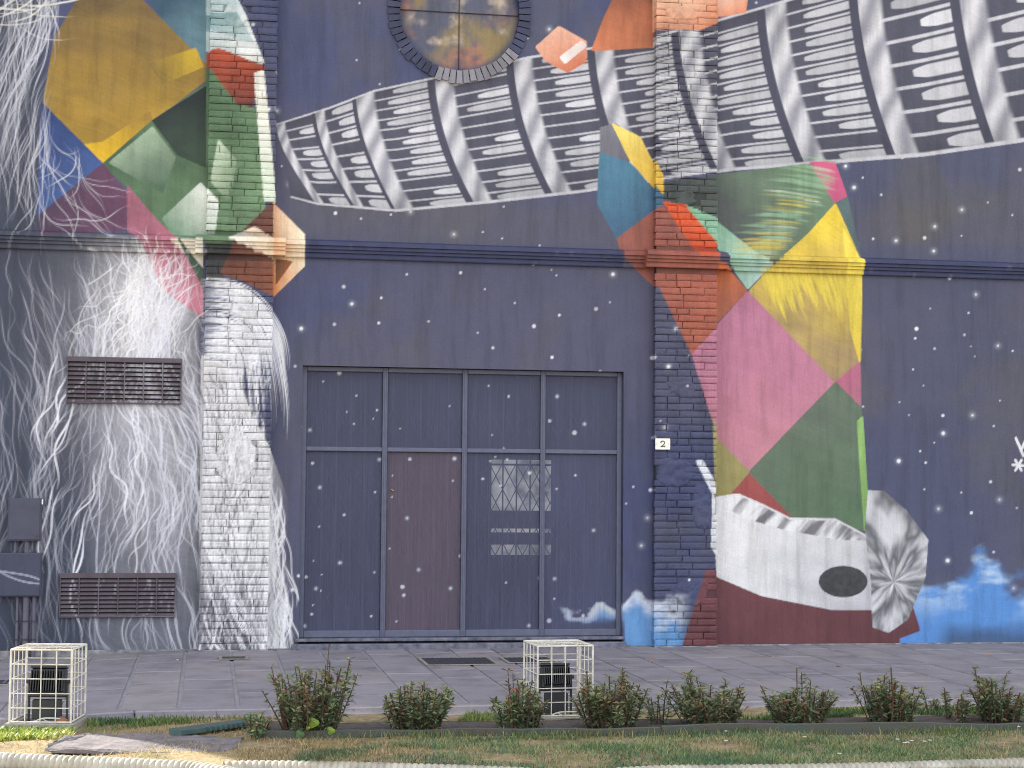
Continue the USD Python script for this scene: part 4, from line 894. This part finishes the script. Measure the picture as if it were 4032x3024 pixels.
def shrub(px0, px1, ptop, pbase, seed, label, nstem, red=.2, lush=1.0, extra=None, cat_='shrub', group='shrubs planted in a row along the strip'):
    r = np.random.default_rng(seed); a, b = G(px0, pbase, -.04), G(px1, pbase, -.04); c = (a + b) / 2; w = (b[0] - a[0]) / 2 * 1.1
    c[1] += .08
    c[2] = soil(c[0], c[1]); hh = P((px0 + px1) / 2, ptop, c[1])[2] - c[2]
    t = thing('shrub', label, cat_, tuple(c), group=group); st, rs, B, D, Ln, Wd, Cl = [], [], [], [], [], [], []
    lobes_ = r.uniform(.62, 1.12, 7)
    for k in range(int(nstem * 1.15)):
        th = r.uniform(0, 6.28); lobes = lobes_; q = r.uniform(0, 1) ** .42; bx, by = .55 * w * q * math.cos(th), .16 * q * math.sin(th)
        lean = r.uniform(.2, 1.0); top = np.array([bx + w * .5 * q * math.cos(th) * lean + r.normal() * .03, by + .12 * q * math.sin(th) + r.normal() * .03, hh * r.uniform(.6, 1.12) * (1 - .12 * q * q) * lobes[int(np.clip((bx / w / .55 + 1) / 2 * 7, 0, 6))]])
        bare = r.random() < .16
        if r.random() < .08: top[2] *= 1.18
        m = (np.array([bx, by, 0]) + top) / 2 + r.normal(size=3) * .018
        tt = np.linspace(0, 1, 6)[:, None]; p = (1 - tt) ** 2 * np.array([bx, by, -.03]) + 2 * tt * (1 - tt) * m + tt ** 2 * top
        isr = r.random() < red * .5
        (rs if isr else st).append(tube(p, np.linspace(.0075, .0038 if not isr else .005, 6) * r.uniform(.7, 1.2), 5))
        nl = int(r.integers(36, 64) * lush * (.6 if isr else 1) * (.3 if bare else 1)) + 3; s = r.uniform(.12, 1.0, nl) ** .8; pos = np.stack([np.interp(s, tt[:, 0], p[:, j]) for j in range(3)], 1)
        az = r.uniform(0, 6.28, nl); el = r.uniform(-.35, .8, nl); dirs = np.c_[np.cos(az) * np.cos(el), np.sin(az) * np.cos(el), np.sin(el)]
        B.append(pos); D.append(dirs); Ln.append(r.uniform(.03, .066, nl)); Wd.append(r.uniform(.005, .0105, nl))
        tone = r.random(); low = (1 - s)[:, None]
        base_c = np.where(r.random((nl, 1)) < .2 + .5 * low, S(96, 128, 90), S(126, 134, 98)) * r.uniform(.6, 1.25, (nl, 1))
        if tone < .34: base_c = base_c * .5 + S(128, 112, 86) * .5
        tipm = (s > .85) & (r.random(nl) < .35); base_c[tipm] = S(150, 154, 104) * r.uniform(.7, 1.2, (tipm.sum(), 1))
        rd = (s > .75) & (r.random(nl) < .05 + .22 * isr); base_c[rd] = S(146, 92, 72) * r.uniform(.6, 1.1, (rd.sum(), 1))
        Cl.append(base_c)
    if st: obj('stems', cat(st), MAT['stem'], t, smooth=60)
    if rs: obj('cut_stems', cat(rs), MAT['redstem'], t, smooth=60)
    B, D, Ln, Wd, Cl = map(np.concatenate, (B, D, Ln, Wd, Cl))
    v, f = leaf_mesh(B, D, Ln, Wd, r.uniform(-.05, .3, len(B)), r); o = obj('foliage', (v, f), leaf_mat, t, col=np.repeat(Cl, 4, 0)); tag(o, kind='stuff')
    if extra: extra(t, c, r)
    return c
def big_leaf(t, x, y, z, s, col):
    th = np.linspace(0, 2 * np.pi, 14, endpoint=False); rr = s * (1 + .18 * np.cos(3 * th)); v = np.c_[rr * np.cos(th), -.01 * np.cos(th), rr * np.sin(th)]; v = np.vstack([v, [[0, -.012, 0]]]) + (x, y, z); i = np.arange(14)
    obj('broad_leaf', (v, np.c_[i, (i + 1) % 14, np.full(14, 14)]), leaf_mat, t, col=np.tile(col, (15, 1)))
def ex1(t, c, r):
    for px, py, s in ((1234, 2846, .036), (1302, 2878, .028), (1212, 2866, .015), (1180, 2893, .03)):
        q = P(px, py, c[1] - .2) - c; big_leaf(t, q[0], q[1], q[2], s, S(150, 176, 70) if px != 1180 else S(104, 136, 90))
def ex5(t, c, r):
    q = P(2756, 2775, c[1] - .17) - c; o = trimesh.creation.icosphere(2, .021); vv = o.vertices * (1 + .25 * (meshkit.fbm(o.vertices * 90, 2, 1) - .5)[:, None]); o.vertices = vv + q; obj('dried_flower', o, MAT['dryleaf'], t)
    obj('flower_stalk', rod(q - (0, 0, .02), q - (.05, -.02, .14), .003, 5), MAT['stem'], t)
shrub(1045, 1405, 2640, 2892, 101, 'widest shrub, leftmost of the row, with bright round leaves at its foot', 78, .3, 1.0, ex1)
shrub(1500, 1800, 2690, 2884, 102, 'bushy shrub with straight bare twigs between the widest shrub and the cage', 52, .2)
shrub(1930, 2170, 2662, 2880, 103, 'shrub with red tipped twigs covering the left side of the right cage', 44, .3)
shrub(2280, 2540, 2668, 2872, 104, 'dense green shrub touching the right side of the right cage', 52, .15, 1.25)
shrub(2660, 2950, 2682, 2864, 105, 'flat topped shrub carrying one dried orange flower head', 60, .15, 1.1, ex5)
shrub(3010, 3300, 2668, 2860, 106, 'shrub with one tall leafy shoot and bare twigs on its right', 50, .3)
shrub(3395, 3650, 2660, 2856, 107, 'shrub below the grey fan, with a loose wire thin left side', 46, .3, 1.05)
shrub(3740, 3830, 2690, 2850, 108, 'sparse little plant with leaning dark stems beside the last shrub', 11, .1, .7)
shrub(3850, 4045, 2668, 2852, 109, 'shrub at the right picture edge with a tall yellow green shoot', 44, .25)
shrub(3655, 3705, 2712, 2800, 110, 'tiny seedling with few leaves near the far kerb between two shrubs', 3, 0, .5, None, 'seedling', None)
shrub(2560, 2650, 2690, 2858, 111, 'thin bare twigs with curled leaves left of the flat topped shrub', 7, .1, .5, None, 'shrub', None)
shrub(960, 1060, 2790, 2900, 112, 'low dry twig clump at the left foot of the widest shrub', 14, .1, .6, None, 'shrub', None)

def grass(name, label, regions, colors, n, hmin, hmax, seed, wid=.0022, lean=.6):
    r = np.random.default_rng(seed); V, C = [], []
    for poly_px, cnt in regions:
        pl = Polygon([tuple(G(x, y, -.04)[:2]) for x, y in poly_px]); x0, y0, x1, y1 = pl.bounds; pts = np.empty((0, 2))
        while len(pts) < cnt:
            q = r.uniform((x0, y0), (x1, y1), (cnt * 2, 2)); cl = meshkit.fbm(np.c_[q * 2.6, 0 * q[:, 0]], 4, seed); q = q[shapely.contains_xy(pl, q[:, 0], q[:, 1]) & (cl > r.uniform(.28, .62, len(cl)))]; pts = np.vstack([pts, q])
        pts = pts[:cnt]; m = len(pts); z = gz(pts[:, 0], 0) - .055 + .05 * (meshkit.fbm(np.c_[pts * 2.2, 0 * pts[:, 0]], 4, 2) - .5)
        b = np.c_[pts, z]; az = r.uniform(0, 6.28, m); h = r.uniform(hmin, hmax, m); ln = r.uniform(.1, 1.0, m) * lean * h
        d = np.c_[np.cos(az), np.sin(az), 0 * az]; s = np.c_[-np.sin(az), np.cos(az), 0 * az] * (wid * r.uniform(.6, 1.4, m))[:, None]
        mid = b + d * (ln * .4)[:, None] + np.c_[0 * h, 0 * h, h * .6]; tip = b + d * ln[:, None] + np.c_[0 * h, 0 * h, h]
        V.append(np.stack([b - s, b + s, mid - s * .8, mid + s * .8, tip], 1).reshape(-1, 3))
        patch = meshkit.fbm(np.c_[pts * 1.7, 0 * pts[:, 0]], 3, seed + 3); ci = np.clip(((patch - .3) / .4 * len(colors) + r.normal(size=m) * .8).astype(int), 0, len(colors) - 1)
        C.append(np.repeat(np.array([S(*c) for c in colors])[ci] * r.uniform(.65, 1.25, (m, 1)), 5, 0))
    v = np.vstack(V); k = np.arange(len(v) // 5)[:, None] * 5; f = np.vstack([k + [0, 1, 3], k + [0, 3, 2], k + [2, 3, 4]])
    o = obj(name, (v, f), leaf_mat, col=np.vstack(C)); tag(o, label, 'grass', None, 'stuff')
GREEN = [(86, 118, 88), (108, 136, 86), (142, 158, 104), (98, 124, 94), (160, 156, 112)]
grass('grass', 'short green grass lawn between the edging board and the hose', [([(1550, 2918), (2100, 2902), (4200, 2878), (4300, 3060), (1400, 3060)], 36000), ([(1150, 2970), (1500, 2930), (1500, 3010), (1200, 3010)], 1300)], GREEN, 0, .015, .042, 61, .0026, 1.5)
grass('dry_grass', 'straw coloured dry grass around the left part of the strip', [([(-100, 2850), (400, 2815), (950, 2808), (1020, 2860), (1020, 2990), (-100, 2975)], 6500), ([(1000, 2905), (1700, 2910), (1700, 3010), (900, 3010)], 7000), ([(1700, 2905), (4200, 2880), (4200, 3010), (1700, 3010)], 3500)], [(176, 158, 118), (150, 132, 98), (190, 172, 126), (132, 120, 88)], 0, .012, .035, 62, .002, 1.6)
grass('grass', 'patchy green weeds along the kerb behind the shrubs', [([(350, 2812), (900, 2806), (950, 2825), (700, 2850), (330, 2870)], 1700), ([(3240, 2795), (4200, 2788), (4200, 2812), (3240, 2820)], 5200), ([(1850, 2800), (2150, 2798), (2100, 2830), (1800, 2840)], 900), ([(2900, 2810), (3250, 2800), (3250, 2830), (2900, 2830)], 1500)], [(66, 100, 60), (104, 128, 64), (128, 144, 80)], 0, .02, .055, 63, .003, 1.2)
grass('grass', 'thin tufts of grass growing up against the edging board', [([(1060, 2900), (2600, 2892), (4200, 2872), (4200, 2884), (2600, 2908), (1060, 2914)], 1500)], [(110, 128, 78), (150, 146, 92), (84, 108, 66)], 0, .03, .075, 66, .003, 1.0)
grass('weeds', 'bright yellow green weeds at the foot of the left cage', [([(-120, 2830), (50, 2850), (290, 2860), (280, 2890), (-120, 2890)], 2600)], [(120, 146, 60), (160, 176, 80), (186, 190, 110)], 0, .015, .06, 64, .007, 1.2)
grass('soil_litter', 'dark twigs and litter on the soil bed under the shrubs', [([(1050, 2850), (4200, 2822), (4200, 2860), (1050, 2895)], 6000)], [(72, 64, 60), (96, 88, 84), (58, 50, 46), (110, 96, 80)], 0, .006, .02, 65, .004, 3.0)
# soil bed under the shrubs, dark earth
q = [G(x, y, -.03) for x, y in ((1040, 2893), (2600, 2884), (4300, 2862), (4300, 2815), (2600, 2828), (1060, 2842))]
bx = Polygon([p[:2] for p in q]); m = trimesh.creation.triangulate_polygon(bx, engine='earcut'); m = trimesh.Trimesh(np.c_[m[0], 0 * m[0][:, 0]], m[1])
for _ in range(5): m = m.subdivide()
vv = m.vertices.copy(); vv[:, 2] = [0] * len(vv); vv[:, 2] = gz(vv[:, 0], 0) - .038 + .05 * (meshkit.fbm(np.c_[vv[:, :2] * 2.2, 0 * vv[:, 0]], 4, 2) - .5) + .02 * (meshkit.fbm(np.c_[vv[:, :2] * 14, 0 * vv[:, 0]], 3, 6) - .5); m.vertices = vv
o = obj('soil_bed', m, plain('dark_earth', S(92, 84, 82), .95, .5, 22, .9, 50), smooth=True); tag(o, 'dark loose earth bed under the shrubs', kind='structure')

DL = ['leftmost and largest daisy of the loose row under the grey fan', 'second daisy from the left in the loose row under the grey fan', 'daisy touching the second one in the loose row under the grey fan', 'fourth daisy from the left in the loose row under the grey fan', 'fifth daisy from the left in the loose row under the grey fan', 'rightmost daisy of the loose row under the grey fan', 'lone daisy in the grass under the maroon paint, left of the others', 'lone daisy in the grass close below the shrub with one tall shoot', 'lone daisy nearest to the hose in the right grass', 'lone white daisy at the edging board by the flat topped shrub', 'lone daisy at the right picture edge by the edging board']
# daisies in the grass, one thing each
for k, (px, py) in enumerate(((3534, 2912), (3562, 2926), (3574, 2924), (3590, 2918), (3640, 2920), (3662, 2916), (2858, 2917), (3168, 2903), (3305, 2968), (2860, 2880), (4012, 2862))):
    q = G(px, py, -.01); t = thing('daisy', DL[k], 'flower', tuple(q), group='daisies in the grass strip')
    for j in range(9):
        a = j * 2 * math.pi / 9; m = trimesh.convex.convex_hull(np.array([(0.003 * math.cos(a + b), .003 * math.sin(a + b), .001) for b in (-1.5, 1.5)] + [(.014 * math.cos(a + b), .014 * math.sin(a + b), .003 + h) for b in (-.22, .22) for h in (0, .0012)])); obj('petal', m, MAT['white'], t)
    obj('heart', trimesh.creation.icosphere(1, .0045), MAT['yellow'], t); obj('stalk', rod((0, 0, -.05), (0, 0, 0), .0012, 5), MAT['stem'], t)
print('done')
